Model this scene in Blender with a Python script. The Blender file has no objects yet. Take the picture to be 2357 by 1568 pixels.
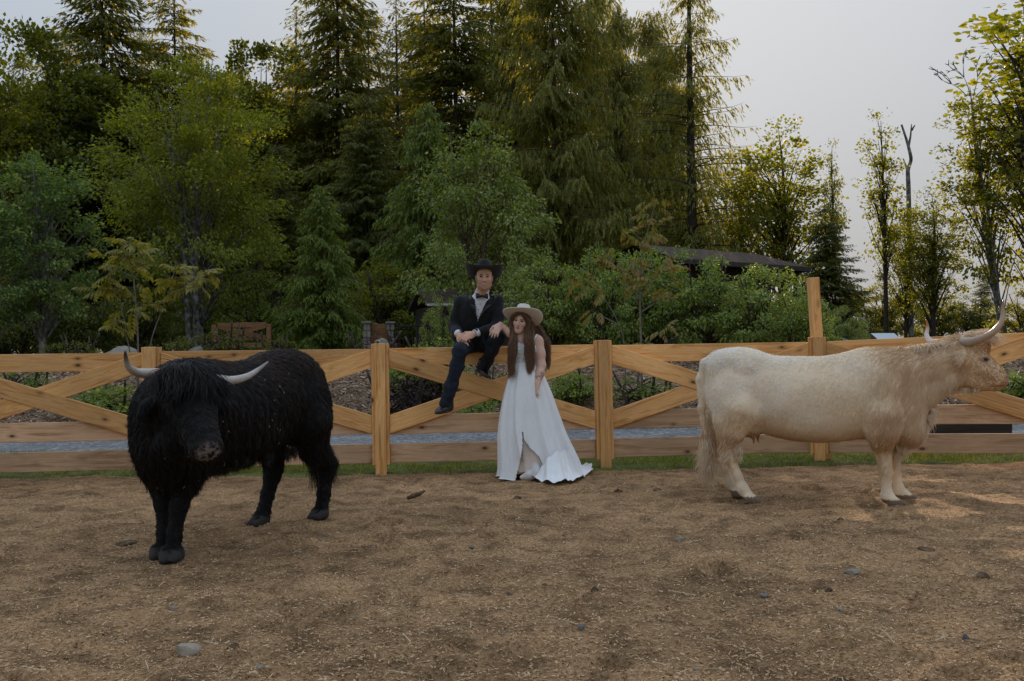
import bpy, bmesh, math, random
import numpy as np
from mathutils import Vector, Matrix

# ------------------------------------------------------------------ camera, sky, sun, exposure
SC = bpy.context.scene
COL = SC.collection
PW, PH, FPX = 2357.0, 1568.0, 2292.0          # photograph frame and focal length (35 mm lens) in its pixels
CAM_Z, HORIZON, ROLL = 1.15, 812.0, math.radians(0.92)
_t = math.atan((HORIZON - PH / 2) / FPX)
_F = Vector((0, math.cos(_t), math.sin(_t)))
_U0 = Vector((0, -math.sin(_t), math.cos(_t)))
_R0 = Vector((1, 0, 0))
_U = _U0 * math.cos(ROLL) + _R0 * math.sin(ROLL)
_R = _R0 * math.cos(ROLL) - _U0 * math.sin(ROLL)
cam = bpy.data.cameras.new('camera')
cam.lens, cam.sensor_width = 36.0 * FPX / PW, 36.0
cam.clip_start, cam.clip_end = 0.05, 3000
camera = bpy.data.objects.new('camera', cam)
COL.objects.link(camera)
camera.matrix_world = Matrix(((_R.x, _U.x, -_F.x, 0), (_R.y, _U.y, -_F.y, 0), (_R.z, _U.z, -_F.z, CAM_Z), (0, 0, 0, 1)))
SC.camera = camera

SUN_EL, SUN_AZ = math.radians(16.0), math.radians(10.0)   # azimuth from +Y towards +X
world = bpy.data.worlds.new('World')
SC.world = world
world.use_nodes = True
nt = world.node_tree
bg = nt.nodes['Background']
sky = nt.nodes.new('ShaderNodeTexSky')
sky.sky_type = 'NISHITA'
sky.sun_disc = False
sky.sun_elevation, sky.sun_rotation = SUN_EL, SUN_AZ
sky.dust_density = 2.0
# thin high haze evens the clear sky out: chroma drawn towards a pale blue white, brightness range compressed
bw = nt.nodes.new('ShaderNodeRGBToBW')
nt.links.new(sky.outputs[0], bw.inputs[0])
inv = nt.nodes.new('ShaderNodeMath'); inv.operation = 'POWER'; inv.inputs[1].default_value = -1.0
nt.links.new(bw.outputs[0], inv.inputs[0])
chroma = nt.nodes.new('ShaderNodeVectorMath'); chroma.operation = 'SCALE'
nt.links.new(sky.outputs[0], chroma.inputs[0]); nt.links.new(inv.outputs[0], chroma.inputs[3])
pale = nt.nodes.new('ShaderNodeMix'); pale.data_type = 'VECTOR'
pale.inputs[0].default_value = 0.74
pale.inputs[5].default_value = (0.905, 1.0, 1.135)
nt.links.new(chroma.outputs[0], pale.inputs[4])
lum = nt.nodes.new('ShaderNodeMath'); lum.operation = 'POWER'; lum.inputs[1].default_value = 0.12
nt.links.new(bw.outputs[0], lum.inputs[0])
out = nt.nodes.new('ShaderNodeVectorMath'); out.operation = 'SCALE'
nt.links.new(pale.outputs[1], out.inputs[0]); nt.links.new(lum.outputs[0], out.inputs[3])
gain = nt.nodes.new('ShaderNodeVectorMath'); gain.operation = 'SCALE'; gain.inputs[3].default_value = 2.38
# under the veil the sky grows brighter towards the zenith, as in the standard overcast sky, 1 + 2 sin(elevation)
tcw = nt.nodes.new('ShaderNodeTexCoord'); sep = nt.nodes.new('ShaderNodeSeparateXYZ')
nt.links.new(tcw.outputs['Generated'], sep.inputs[0])
mx0 = nt.nodes.new('ShaderNodeMath'); mx0.operation = 'MAXIMUM'; mx0.inputs[1].default_value = 0.0
nt.links.new(sep.outputs['Z'], mx0.inputs[0])
ov = nt.nodes.new('ShaderNodeMath'); ov.operation = 'MULTIPLY_ADD'; ov.inputs[1].default_value = 2.0; ov.inputs[2].default_value = 1.0
nt.links.new(mx0.outputs[0], ov.inputs[0])
veil = nt.nodes.new('ShaderNodeVectorMath'); veil.operation = 'SCALE'
nt.links.new(out.outputs[0], veil.inputs[0]); nt.links.new(ov.outputs[0], veil.inputs[3])
nt.links.new(veil.outputs[0], gain.inputs[0])
nt.links.new(gain.outputs[0], bg.inputs[0])
bg.inputs[1].default_value = 0.1

sl = bpy.data.lights.new('sun', 'SUN')
sl.energy, sl.angle, sl.color = 5.0, math.radians(0.53), (1.0, 0.80, 0.56)
sun = bpy.data.objects.new('sun', sl)
COL.objects.link(sun)
_sd = Vector((math.cos(SUN_EL) * math.sin(SUN_AZ), math.cos(SUN_EL) * math.cos(SUN_AZ), math.sin(SUN_EL)))
sun.rotation_euler = _sd.to_track_quat('Z', 'Y').to_euler()
sun.location = _sd * 60

SC.view_settings.view_transform = 'Standard'
SC.view_settings.look = 'None'
SC.view_settings.exposure = 0.25
SC.view_settings.gamma = 1.0
SC.view_settings.use_curve_mapping = False
SC.render.engine = 'CYCLES'
SC.cycles.max_bounces = 6
SC.cycles.diffuse_bounces = 3
SC.cycles.glossy_bounces = 2
SC.cycles.transmission_bounces = 4
SC.cycles.use_denoising = True
SC.cycles.caustics_reflective = False
SC.cycles.caustics_refractive = False

# ------------------------------------------------------------------ helpers
rng = np.random.default_rng(7)
random.seed(7)

def P(px, py, Y):
    """world point at depth Y seen at photo position (px, py)"""
    d = _F * FPX + _R * (px - PW / 2) - _U * (py - PH / 2)
    return Vector((0, 0, CAM_Z)) + d * (Y / d.y)

def nodes_of(m):
    m.use_nodes = True
    n = m.node_tree.nodes
    return m.node_tree, n, n['Principled BSDF']

def N(t, kind, **kw):
    n = t.nodes.new('ShaderNode' + kind)
    for k, v in kw.items():
        if k.startswith('i_'):
            key = k[2:]
            n.inputs[int(key) if key.isdigit() else key.replace('_', ' ')].default_value = v
        else:
            setattr(n, k, v)
    return n

def ramp(t, fac, cols, interp='LINEAR'):
    r = t.nodes.new('ShaderNodeValToRGB')
    r.color_ramp.interpolation = interp
    e = r.color_ramp.elements
    while len(e) < len(cols):
        e.new(0.5)
    for el, (p, c) in zip(e, cols):
        el.position = p
        el.color = (*c, 1)
    t.links.new(fac, r.inputs[0])
    return r

def mat_noise(name, cols, scale=8, detail=6, rough=0.8, bump=0.0, bscale=None, bdist=0.02, stretch=(1, 1, 1), coords='Object', spec=0.3, rand=0.0, sheen=0.0, lo=0.3, hi=0.7, distort=0.0):
    m = bpy.data.materials.new(name)
    t, n, b = nodes_of(m)
    tc = N(t, 'TexCoord')
    mp = N(t, 'Mapping')
    mp.inputs['Scale'].default_value = stretch
    t.links.new(tc.outputs[coords], mp.inputs[0])
    nz = N(t, 'TexNoise', i_Scale=scale, i_Detail=detail, i_Distortion=distort)
    t.links.new(mp.outputs[0], nz.inputs[0])
    k = len(cols)
    cc = [(lo + (hi - lo) * i / max(1, k - 1), c) for i, c in enumerate(cols)]
    r = ramp(t, nz.outputs[0], cc)
    src = r.outputs[0]
    if rand:
        oi = N(t, 'ObjectInfo')
        mr = N(t, 'MapRange', i_3=1 - rand, i_4=1 + rand)
        t.links.new(oi.outputs['Random'], mr.inputs[0])
        hs = N(t, 'HueSaturation')
        t.links.new(mr.outputs[0], hs.inputs['Value'])
        t.links.new(src, hs.inputs['Color'])
        src = hs.outputs[0]
    t.links.new(src, b.inputs['Base Color'])
    b.inputs['Roughness'].default_value = rough
    b.inputs['Specular IOR Level'].default_value = spec
    if sheen:
        b.inputs['Sheen Weight'].default_value = sheen
    if bump:
        nb = N(t, 'TexNoise', i_Scale=bscale or scale * 3, i_Detail=5)
        t.links.new(mp.outputs[0], nb.inputs[0])
        bp = N(t, 'Bump', i_Strength=bump, i_Distance=bdist)
        t.links.new(nb.outputs[0], bp.inputs['Height'])
        t.links.new(bp.outputs[0], b.inputs['Normal'])
    return m

def mat_leaf(name, c1, c2, c3=None, trans=0.42, rough=0.5, spec=0.35, ttint=(1.5, 1.35, 0.5)):
    """leaves: colour varies leaf by leaf, light passes through"""
    m = bpy.data.materials.new(name)
    t, n, b = nodes_of(m)
    ge = N(t, 'NewGeometry')
    cols = [(0.0, c1), (0.75, c2), (1.0, c3 or c2)]
    r = ramp(t, ge.outputs['Random Per Island'], cols)
    t.links.new(r.outputs[0], b.inputs['Base Color'])
    b.inputs['Roughness'].default_value = rough
    b.inputs['Specular IOR Level'].default_value = spec
    tr = N(t, 'BsdfTranslucent')
    mul = N(t, 'Mix', data_type='RGBA', blend_type='MULTIPLY')
    mul.inputs[0].default_value = 1.0
    mul.inputs[7].default_value = (*ttint, 1)
    t.links.new(r.outputs[0], mul.inputs[6])
    t.links.new(mul.outputs[2], tr.inputs[0])
    mx = N(t, 'MixShader')
    mx.inputs[0].default_value = trans
    t.links.new(b.outputs[0], mx.inputs[1])
    t.links.new(tr.outputs[0], mx.inputs[2])
    t.links.new(mx.outputs[0], n['Material Output'].inputs[0])
    return m

def mat_attr(name, rough=0.7, spec=0.3, bump=0.0, bscale=60, sss=0.0, sheen=0.0, var=0.0, vscale=30):
    """colour comes from the mesh's own 'col' attribute (hoof, muzzle, lips ...)"""
    m = bpy.data.materials.new(name)
    t, n, b = nodes_of(m)
    a = N(t, 'Attribute', attribute_name='col')
    src = a.outputs['Color']
    if var:
        tc = N(t, 'TexCoord'); nz = N(t, 'TexNoise', i_Scale=vscale, i_Detail=4)
        t.links.new(tc.outputs['Object'], nz.inputs[0])
        mr = N(t, 'MapRange', i_1=0.3, i_2=0.7, i_3=1 - var, i_4=1 + var)
        t.links.new(nz.outputs[0], mr.inputs[0])
        hs = N(t, 'HueSaturation')
        t.links.new(mr.outputs[0], hs.inputs['Value']); t.links.new(src, hs.inputs['Color'])
        src = hs.outputs[0]
    t.links.new(src, b.inputs['Base Color'])
    b.inputs['Roughness'].default_value = rough
    b.inputs['Specular IOR Level'].default_value = spec
    if sss:
        b.inputs['Subsurface Weight'].default_value = sss
        b.inputs['Subsurface Radius'].default_value = (0.012, 0.005, 0.003)
        b.inputs['Subsurface Scale'].default_value = 1.0
    if sheen:
        b.inputs['Sheen Weight'].default_value = sheen
    if bump:
        tc2 = N(t, 'TexCoord'); nb = N(t, 'TexNoise', i_Scale=bscale, i_Detail=4)
        t.links.new(tc2.outputs['Object'], nb.inputs[0])
        bp = N(t, 'Bump', i_Strength=bump, i_Distance=0.01)
        t.links.new(nb.outputs[0], bp.inputs['Height'])
        t.links.new(bp.outputs[0], b.inputs['Normal'])
    return m

def mat_hair(name, c1, c2, rough=0.55, spec=0.3):
    m = bpy.data.materials.new(name)
    t, n, b = nodes_of(m)
    hi = N(t, 'HairInfo')
    r = ramp(t, hi.outputs['Random'], [(0.0, c1), (1.0, c2)])
    t.links.new(r.outputs[0], b.inputs['Base Color'])
    b.inputs['Roughness'].default_value = rough
    b.inputs['Specular IOR Level'].default_value = spec
    return m

def mesh_data(name, V, F, mats=(), midx=None, smooth=True, col=None):
    V = np.asarray(V, dtype=np.float32).reshape(-1, 3)
    me = bpy.data.meshes.new(name)
    if isinstance(F, np.ndarray):
        k = F.shape[1]
        flat = F.astype(np.int32).ravel()
        starts = np.arange(0, len(flat), k, dtype=np.int32)
    else:
        flat = np.array([i for f in F for i in f], dtype=np.int32)
        ln = np.array([len(f) for f in F], dtype=np.int32)
        starts = np.concatenate([[0], np.cumsum(ln)[:-1]]).astype(np.int32)
    me.vertices.add(len(V))
    me.vertices.foreach_set('co', V.ravel())
    me.loops.add(len(flat))
    me.loops.foreach_set('vertex_index', flat)
    me.polygons.add(len(starts))
    me.polygons.foreach_set('loop_start', starts)
    me.update(calc_edges=True)
    for mm in (mats if isinstance(mats, (list, tuple)) else [mats]):
        me.materials.append(mm)
    if midx is not None:
        me.polygons.foreach_set('material_index', np.asarray(midx, dtype=np.int32))
    me.polygons.foreach_set('use_smooth', np.full(len(starts), bool(smooth)))
    if col is not None:
        a = me.color_attributes.new('col', 'FLOAT_COLOR', 'POINT')
        c = np.ones((len(V), 4), dtype=np.float32)
        c[:, :3] = col
        a.data.foreach_set('color', c.ravel())
    me.validate()
    return me

def add(name, me, parent=None, loc=None, rot=None, scale=None, label=None, cat=None, group=None, kind=None):
    o = bpy.data.objects.new(name, me)
    COL.objects.link(o)
    if parent is not None:
        o.parent = parent
    if loc is not None:
        o.location = loc
    if rot is not None:
        o.rotation_euler = rot
    if scale is not None:
        o.scale = (scale,) * 3 if isinstance(scale, (int, float)) else scale
    if label: o['label'] = label
    if cat: o['category'] = cat
    if group: o['group'] = group
    if kind: o['kind'] = kind
    return o

def mk(name, V, F, mats=(), parent=None, midx=None, smooth=True, col=None, **kw):
    return add(name, mesh_data(name, V, F, mats, midx, smooth, col), parent, **kw)

def thing(name, label, cat, loc=(0, 0, 0), rotz=0.0, group=None):
    o = add(name, None, None, loc, (0, 0, rotz), None, label, cat, group)
    o.empty_display_size = 0.2
    return o

def copy_tree(o, parent=None):
    c = o.copy()
    COL.objects.link(c)
    c.parent = parent
    for ch in o.children:
        copy_tree(ch, c)
    return c

# ---- value noise on numpy arrays
_tab = np.random.default_rng(3).random(4096)
def _h(i, j, k):
    return _tab[(i * 73 + j * 1031 + k * 2393 + (i * j) % 517 * 7) & 4095]

def vnoise(x, y, z=0.0):
    x = np.asarray(x, float); y = np.asarray(y, float); z = np.zeros_like(x) + z
    xi, yi, zi = np.floor(x).astype(int), np.floor(y).astype(int), np.floor(z).astype(int)
    fx, fy, fz = x - xi, y - yi, z - zi
    fx, fy, fz = [f * f * (3 - 2 * f) for f in (fx, fy, fz)]
    r = 0
    for a in (0, 1):
        for b_ in (0, 1):
            for c in (0, 1):
                w = (fx if a else 1 - fx) * (fy if b_ else 1 - fy) * (fz if c else 1 - fz)
                r = r + w * _h(xi + a, yi + b_, zi + c)
    return r

def fbm(x, y, z=0.0, o=4):
    r, a, s = 0, 0.5, 1.0
    for i in range(o):
        r = r + a * vnoise(np.asarray(x) * s + 17.3 * i, np.asarray(y) * s + 5.1 * i, np.asarray(z) * s)
        a *= 0.5; s *= 2.03
    return r

def sstep(a, b, x):
    t = np.clip((np.asarray(x, float) - a) / (b - a), 0, 1)
    return t * t * (3 - 2 * t)

def grid_faces(nu, nv, wrap=False):
    """faces of a (nu rows x nv columns) vertex grid; wrap closes the columns"""
    i, j = np.meshgrid(np.arange(nu - 1), np.arange(nv if wrap else nv - 1), indexing='ij')
    j2 = (j + 1) % nv
    return np.stack([i * nv + j, i * nv + j2, (i + 1) * nv + j2, (i + 1) * nv + j], -1).reshape(-1, 4)

def tube(pts, rad, sides=8, cap=True, ell=None):
    """tube along points; returns V, F"""
    pts = np.asarray(pts, float)
    n = len(pts)
    rad = np.broadcast_to(np.asarray(rad, float), (n,))
    tan = np.gradient(pts, axis=0)
    tan /= np.linalg.norm(tan, axis=1, keepdims=True) + 1e-9
    ref = np.array([0, 0, 1.0]) if abs(tan[0][2]) < 0.9 else np.array([1.0, 0, 0])
    u = np.cross(tan[0], ref); u /= np.linalg.norm(u)
    V = []
    for i in range(n):
        u = u - tan[i] * np.dot(u, tan[i]); u /= np.linalg.norm(u) + 1e-9
        w = np.cross(tan[i], u)
        a = np.arange(sides) / sides * 2 * math.pi
        V.append(pts[i] + rad[i] * (np.outer(np.cos(a), u) + np.outer(np.sin(a), w)))
    V = np.concatenate(V)
    F = [tuple(f) for f in grid_faces(n, sides, True)]
    if cap:
        F.append(tuple(range(sides))[::-1])
        F.append(tuple(range((n - 1) * sides, n * sides)))
    return V, F

class MB:
    """collects pieces of one mesh"""
    def __init__(s):
        s.V, s.F, s.M, s.n = [], [], [], 0
    def add(s, V, F, mi=0):
        V = np.asarray(V, float).reshape(-1, 3)
        s.V.append(V)
        s.F += [tuple(int(i) + s.n for i in f) for f in F]
        s.M += [mi] * len(F)
        s.n += len(V)
        return s
    def build(s, name, mats, parent=None, smooth=True, **kw):
        return mk(name, np.concatenate(s.V), s.F, mats, parent, s.M, smooth, **kw)

def box_mesh(name, sx, sy, sz, mat, bev=0.006, jit=0.0):
    """box centred on origin with chamfered edges"""
    bm = bmesh.new()
    bmesh.ops.create_cube(bm, size=1)
    for v in bm.verts:
        v.co = Vector((v.co.x * sx, v.co.y * sy, v.co.z * sz))
        if jit:
            v.co += Vector([random.uniform(-jit, jit) for _ in range(3)])
    if bev:
        bmesh.ops.bevel(bm, geom=bm.edges[:], offset=bev, segments=1, affect='EDGES')
    me = bpy.data.meshes.new(name)
    bm.to_mesh(me); bm.free()
    me.materials.append(mat)
    return me

# ---- signed distance modelling: smooth unions polygonised by surface nets
class SDF:
    def __init__(s, lo, hi, h):
        s.h = h
        s.lo = np.array(lo, float)
        s.n = np.ceil((np.array(hi, float) - s.lo) / h).astype(int) + 1
        s.S = np.full(s.n, 1.0, dtype=np.float32)
    def _sub(s, lo, hi):
        a = np.clip(np.floor((np.asarray(lo) - s.lo) / s.h).astype(int), 0, s.n - 1)
        b = np.clip(np.ceil((np.asarray(hi) - s.lo) / s.h).astype(int) + 1, 1, s.n)
        sl = tuple(slice(a[i], b[i]) for i in range(3))
        g = [s.lo[i] + s.h * np.arange(a[i], b[i]) for i in range(3)]
        X, Y, Z = np.meshgrid(*g, indexing='ij', sparse=True)
        return sl, X, Y, Z
    def _put(s, sl, d, k, sub):
        A = s.S[sl]
        d = d.astype(np.float32)
        if sub:
            d = -d
            h = np.maximum(k - np.abs(A - d), 0) / k
            s.S[sl] = np.maximum(A, d) + h * h * k * 0.25
        else:
            h = np.maximum(k - np.abs(A - d), 0) / k
            s.S[sl] = np.minimum(A, d) - h * h * k * 0.25
    def cap(s, a, b, ra, rb, k=0.03, sub=False):
        a = np.asarray(a, float); b = np.asarray(b, float)
        R = max(ra, rb) + k + 0.06
        sl, X, Y, Z = s._sub(np.minimum(a, b) - R, np.maximum(a, b) + R)
        ab = b - a
        L = float(ab @ ab) + 1e-12
        t = np.clip(((X - a[0]) * ab[0] + (Y - a[1]) * ab[1] + (Z - a[2]) * ab[2]) / L, 0, 1)
        d = np.sqrt((X - a[0] - t * ab[0]) ** 2 + (Y - a[1] - t * ab[1]) ** 2 + (Z - a[2] - t * ab[2]) ** 2) - (ra + (rb - ra) * t)
        s._put(sl, d, k, sub)
        return s
    def chain(s, pts, rads, k=0.03):
        for i in range(len(pts) - 1):
            s.cap(pts[i], pts[i + 1], rads[i], rads[i + 1], k if i == 0 else min(k, 0.03))
        return s
    def ell(s, c, r, rot=None, k=0.03, sub=False):
        c = np.asarray(c, float); r = np.asarray(r, float)
        R = float(max(r)) + k + 0.06
        sl, X, Y, Z = s._sub(c - R, c + R)
        dx, dy, dz = X - c[0], Y - c[1], Z - c[2]
        if rot is not None:
            m = np.array(rot)        # columns: local axes
            dx, dy, dz = [dx * m[0][i] + dy * m[1][i] + dz * m[2][i] for i in range(3)]
        k0 = np.sqrt((dx / r[0]) ** 2 + (dy / r[1]) ** 2 + (dz / r[2]) ** 2)
        k1 = np.sqrt((dx / r[0] ** 2) ** 2 + (dy / r[1] ** 2) ** 2 + (dz / r[2] ** 2) ** 2)
        d = k0 * (k0 - 1) / np.maximum(k1, 1e-6)
        d = np.where(k0 < 0.3, -float(min(r)) * 0.7, d)
        s._put(sl, d, k, sub)
        return s
    def mesh(s):
        S, (nx, ny, nz) = s.S, s.n
        I = S < 0
        cs = [(i, j, k) for i in (0, 1) for j in (0, 1) for k in (0, 1)]
        cnt = sum(I[i:nx - 1 + i, j:ny - 1 + j, k:nz - 1 + k].astype(np.int8) for i, j, k in cs)
        act = (cnt > 0) & (cnt < 8)
        cells = np.argwhere(act)
        idx = np.full(act.shape, -1, dtype=np.int64)
        idx[act] = np.arange(len(cells))
        val = {c: S[cells[:, 0] + c[0], cells[:, 1] + c[1], cells[:, 2] + c[2]] for c in cs}
        acc = np.zeros((len(cells), 3)); w = np.zeros(len(cells))
        for a in cs:
            for ax in range(3):
                if a[ax] == 0:
                    b = tuple(1 if q == ax else a[q] for q in range(3))
                    va, vb = val[a], val[b]
                    m = (va < 0) != (vb < 0)
                    t = np.where(m, va / np.where(m, va - vb, 1), 0)
                    p = np.zeros((len(cells), 3)) + np.array(a, float)
                    p[:, ax] += t
                    acc += p * m[:, None]; w += m
        V = s.lo + s.h * (cells + acc / w[:, None])
        Fs = []
        for ax in range(3):
            o1, o2 = (ax + 1) % 3, (ax + 2) % 3
            sl0 = [slice(None)] * 3; sl1 = [slice(None)] * 3
            sl0[ax] = slice(0, -1); sl1[ax] = slice(1, None)
            A, B = I[tuple(sl0)], I[tuple(sl1)]
            E = np.argwhere(A != B)
            E = E[(E[:, o1] > 0) & (E[:, o2] > 0) & (E[:, o1] < s.n[o1] - 1) & (E[:, o2] < s.n[o2] - 1)]
            fl = A[E[:, 0], E[:, 1], E[:, 2]]
            def cid(d1, d2):
                q = E.copy(); q[:, o1] -= d1; q[:, o2] -= d2
                return idx[q[:, 0], q[:, 1], q[:, 2]]
            q = np.stack([cid(1, 1), cid(0, 1), cid(0, 0), cid(1, 0)], 1)
            q[~fl] = q[~fl][:, ::-1]
            Fs.append(q)
        return V, np.concatenate(Fs)

def relax(V, F, it=2, f=0.5):
    """laplacian smoothing of a quad mesh"""
    e = np.concatenate([F[:, [0, 1]], F[:, [1, 2]], F[:, [2, 3]], F[:, [3, 0]]])
    e = np.concatenate([e, e[:, ::-1]])
    cnt = np.bincount(e[:, 0], minlength=len(V))[:, None]
    for _ in range(it):
        acc = np.stack([np.bincount(e[:, 0], weights=V[e[:, 1], q], minlength=len(V)) for q in range(3)], 1)
        V = V + f * (acc / np.maximum(cnt, 1) - V)
    return V

def vnormals(V, F):
    n = np.cross(V[F[:, 2]] - V[F[:, 0]], V[F[:, 3]] - V[F[:, 1]])
    N_ = np.zeros_like(V)
    for q in range(4):
        for a in range(3):
            N_[:, a] += np.bincount(F[:, q], weights=n[:, a], minlength=len(V))
    return N_ / (np.linalg.norm(N_, axis=1, keepdims=True) + 1e-12)

def sample_surface(V, F, count, weight=None, r=rng):
    """points, normals spread over a quad mesh"""
    n = np.cross(V[F[:, 2]] - V[F[:, 0]], V[F[:, 3]] - V[F[:, 1]])
    ar = np.linalg.norm(n, axis=1)
    c = V[F].mean(1)
    w = ar if weight is None else ar * weight(c)
    p = np.cumsum(w); p /= p[-1]
    i = np.searchsorted(p, r.random(count))
    i = np.clip(i, 0, len(F) - 1)
    u, v = r.random(count)[:, None], r.random(count)[:, None]
    q = V[F[i]]
    pos = (1 - u) * ((1 - v) * q[:, 0] + v * q[:, 3]) + u * ((1 - v) * q[:, 1] + v * q[:, 2])
    VN = vnormals(V, F)
    nn = VN[F[i]].mean(1)
    nn /= np.linalg.norm(nn, axis=1, keepdims=True) + 1e-9
    return pos, nn

def strands(name, pts, rad, mat, parent=None, **kw):
    """hair strands: pts (n, m, 3), rad (m,) or (n, m)"""
    n, m = pts.shape[:2]
    hc = bpy.data.hair_curves.new(name)
    hc.add_curves([m] * n)
    hc.attributes['position'].data.foreach_set('vector', pts.astype(np.float32).ravel())
    ra = hc.attributes.new('radius', 'FLOAT', 'POINT')
    ra.data.foreach_set('value', np.ascontiguousarray(np.broadcast_to(rad, (n, m))).astype(np.float32).ravel())
    hc.materials.append(mat)
    return add(name, hc, parent, **kw)

def unit(a):
    a = np.asarray(a, float)
    return a / (np.linalg.norm(a, axis=-1, keepdims=True) + 1e-9)

def kites(base, d, w, L, W, mid=0.45, fold=0.0):
    """leaf-shaped quads: base point, direction, width axis, length, width"""
    L = np.asarray(L)[:, None]; W = np.asarray(W)[:, None]
    m = base + d * L * mid
    a = m + w * W * 0.5
    b = m - w * W * 0.5
    if fold:
        nrm = np.cross(d, w)
        a = a + nrm * W * fold; b = b + nrm * W * fold
    t = base + d * L
    V = np.stack([base, a, t, b], 1).reshape(-1, 3)
    F = np.arange(len(V)).reshape(-1, 4)
    return V, F

# ------------------------------------------------------------------ ground
def terrain(x, y):
    x = np.asarray(x, float); y = np.asarray(y, float)
    z = 0.0 + 0.95 * sstep(13.9, 17.4, y) + 0.35 * sstep(30, 75, y)
    z = z + (fbm(x * 0.35, y * 0.35, 2.0) - 0.47) * 0.35 * sstep(15.5, 19, y)
    z = z + (fbm(x * 0.8, y * 0.8, 9.0) - 0.47) * 0.05
    return z

_hr = np.random.default_rng(12)
HOOF = [(_hr.uniform(-4.5, 4.5), 1 / _hr.uniform(1 / 9.2, 1 / 3.3), _hr.uniform(0.05, 0.085), _hr.uniform(0.018, 0.04)) for _ in range(130)]

def arena_relief(x, y):
    x = np.asarray(x, float); y = np.asarray(y, float)
    r = (fbm(x * 2.2, y * 2.2, 1.0, 4) - 0.47) * 0.05
    b = fbm(x * 9.0, y * 9.0, 4.0, 4)
    r = r + (b - 0.47) * 0.035 + np.maximum(b - 0.55, 0) * 0.05
    r = r + (fbm(x * 34, y * 34, 7.0, 2) - 0.37) * 0.012
    for hx, hy, hr, hd in HOOF:                       # hoof prints pressed into the bedding
        m = (np.abs(x - hx) < 0.25) & (np.abs(y - hy) < 0.25)
        if m.any():
            d2 = ((x[m] - hx) ** 2 + (y[m] - hy) ** 2) / hr ** 2
            r[m] += -hd * np.exp(-d2 * d2) + hd * 0.7 * np.exp(-(np.sqrt(d2) - 1.55) ** 2 * 5)
    return r

def sheet(name, xs, ys, zf, mat, lift=0.0, **kw):
    X, Y = np.meshgrid(xs, ys, indexing='xy')
    Z = zf(X, Y) + lift
    V = np.stack([X, Y, Z], -1).reshape(-1, 3)
    return mk(name, V, grid_faces(len(ys), len(xs)), mat, kind='structure', **kw)

def mat_ground(name, dark, mid, light, big=0.9, fine=45, bump=0.5, bdist=0.02, rough=0.95, damp=(0.62, 1.08), mid_s=4.0, clumps=0.5):
    m = bpy.data.materials.new(name)
    t, n, b = nodes_of(m)
    tc = N(t, 'TexCoord')
    n1 = N(t, 'TexNoise', i_Scale=fine, i_Detail=8, i_Roughness=0.72)
    n2 = N(t, 'TexNoise', i_Scale=big, i_Detail=6, i_Roughness=0.6)
    n3 = N(t, 'TexVoronoi', i_Scale=fine * 1.7)
    for q in (n1, n2, n3):
        t.links.new(tc.outputs['Object'], q.inputs['Vector'])
    r = ramp(t, n1.outputs[0], [(0.30, dark), (0.5, mid), (0.70, light)])
    mr = N(t, 'MapRange', i_1=0.35, i_2=0.62, i_3=damp[0], i_4=damp[1])
    t.links.new(n2.outputs[0], mr.inputs[0])
    hs = N(t, 'HueSaturation')
    t.links.new(mr.outputs[0], hs.inputs['Value']); t.links.new(r.outputs[0], hs.inputs['Color'])
    n4 = N(t, 'TexNoise', i_Scale=mid_s, i_Detail=7, i_Roughness=0.65, i_Distortion=0.6)
    t.links.new(tc.outputs['Object'], n4.inputs['Vector'])
    mr4 = N(t, 'MapRange', i_1=0.36, i_2=0.56, i_3=clumps, i_4=1.06)
    t.links.new(n4.outputs[0], mr4.inputs[0])
    hs2 = N(t, 'HueSaturation'); t.links.new(mr4.outputs[0], hs2.inputs['Value']); t.links.new(hs.outputs[0], hs2.inputs['Color'])
    t.links.new(hs2.outputs[0], b.inputs['Base Color'])
    b.inputs['Roughness'].default_value = rough
    b.inputs['Specular IOR Level'].default_value = 0.15
    ad = N(t, 'Math', operation='ADD')
    t.links.new(n1.outputs[0], ad.inputs[0]); t.links.new(n3.outputs['Distance'], ad.inputs[1])
    bp = N(t, 'Bump', i_Strength=bump, i_Distance=bdist)
    t.links.new(ad.outputs[0], bp.inputs['Height']); t.links.new(bp.outputs[0], b.inputs['Normal'])
    return m

M_ARENA = mat_ground('shavings_ground', (0.17, 0.092, 0.040), (0.50, 0.295, 0.142), (0.72, 0.47, 0.26), big=0.8, fine=55, bump=0.9, bdist=0.015)
M_MULCH = mat_ground('mulch', (0.17, 0.10, 0.06), (0.42, 0.28, 0.18), (0.58, 0.43, 0.30), big=0.7, fine=30, bump=1.0, bdist=0.03)
M_GRAVEL = mat_ground('gravel', (0.07, 0.07, 0.068), (0.26, 0.258, 0.25), (0.55, 0.545, 0.53), big=1.5, fine=16, bump=1.0, bdist=0.03, damp=(0.85, 1.1), mid_s=9.0, clumps=0.8)
M_LAWN = mat_ground('lawn', (0.07, 0.085, 0.02), (0.15, 0.17, 0.045), (0.24, 0.24, 0.08), big=1.2, fine=60)
M_FLOOR = mat_ground('forest_floor', (0.015, 0.02, 0.008), (0.04, 0.05, 0.018), (0.085, 0.085, 0.035), big=0.3, fine=8)

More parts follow.
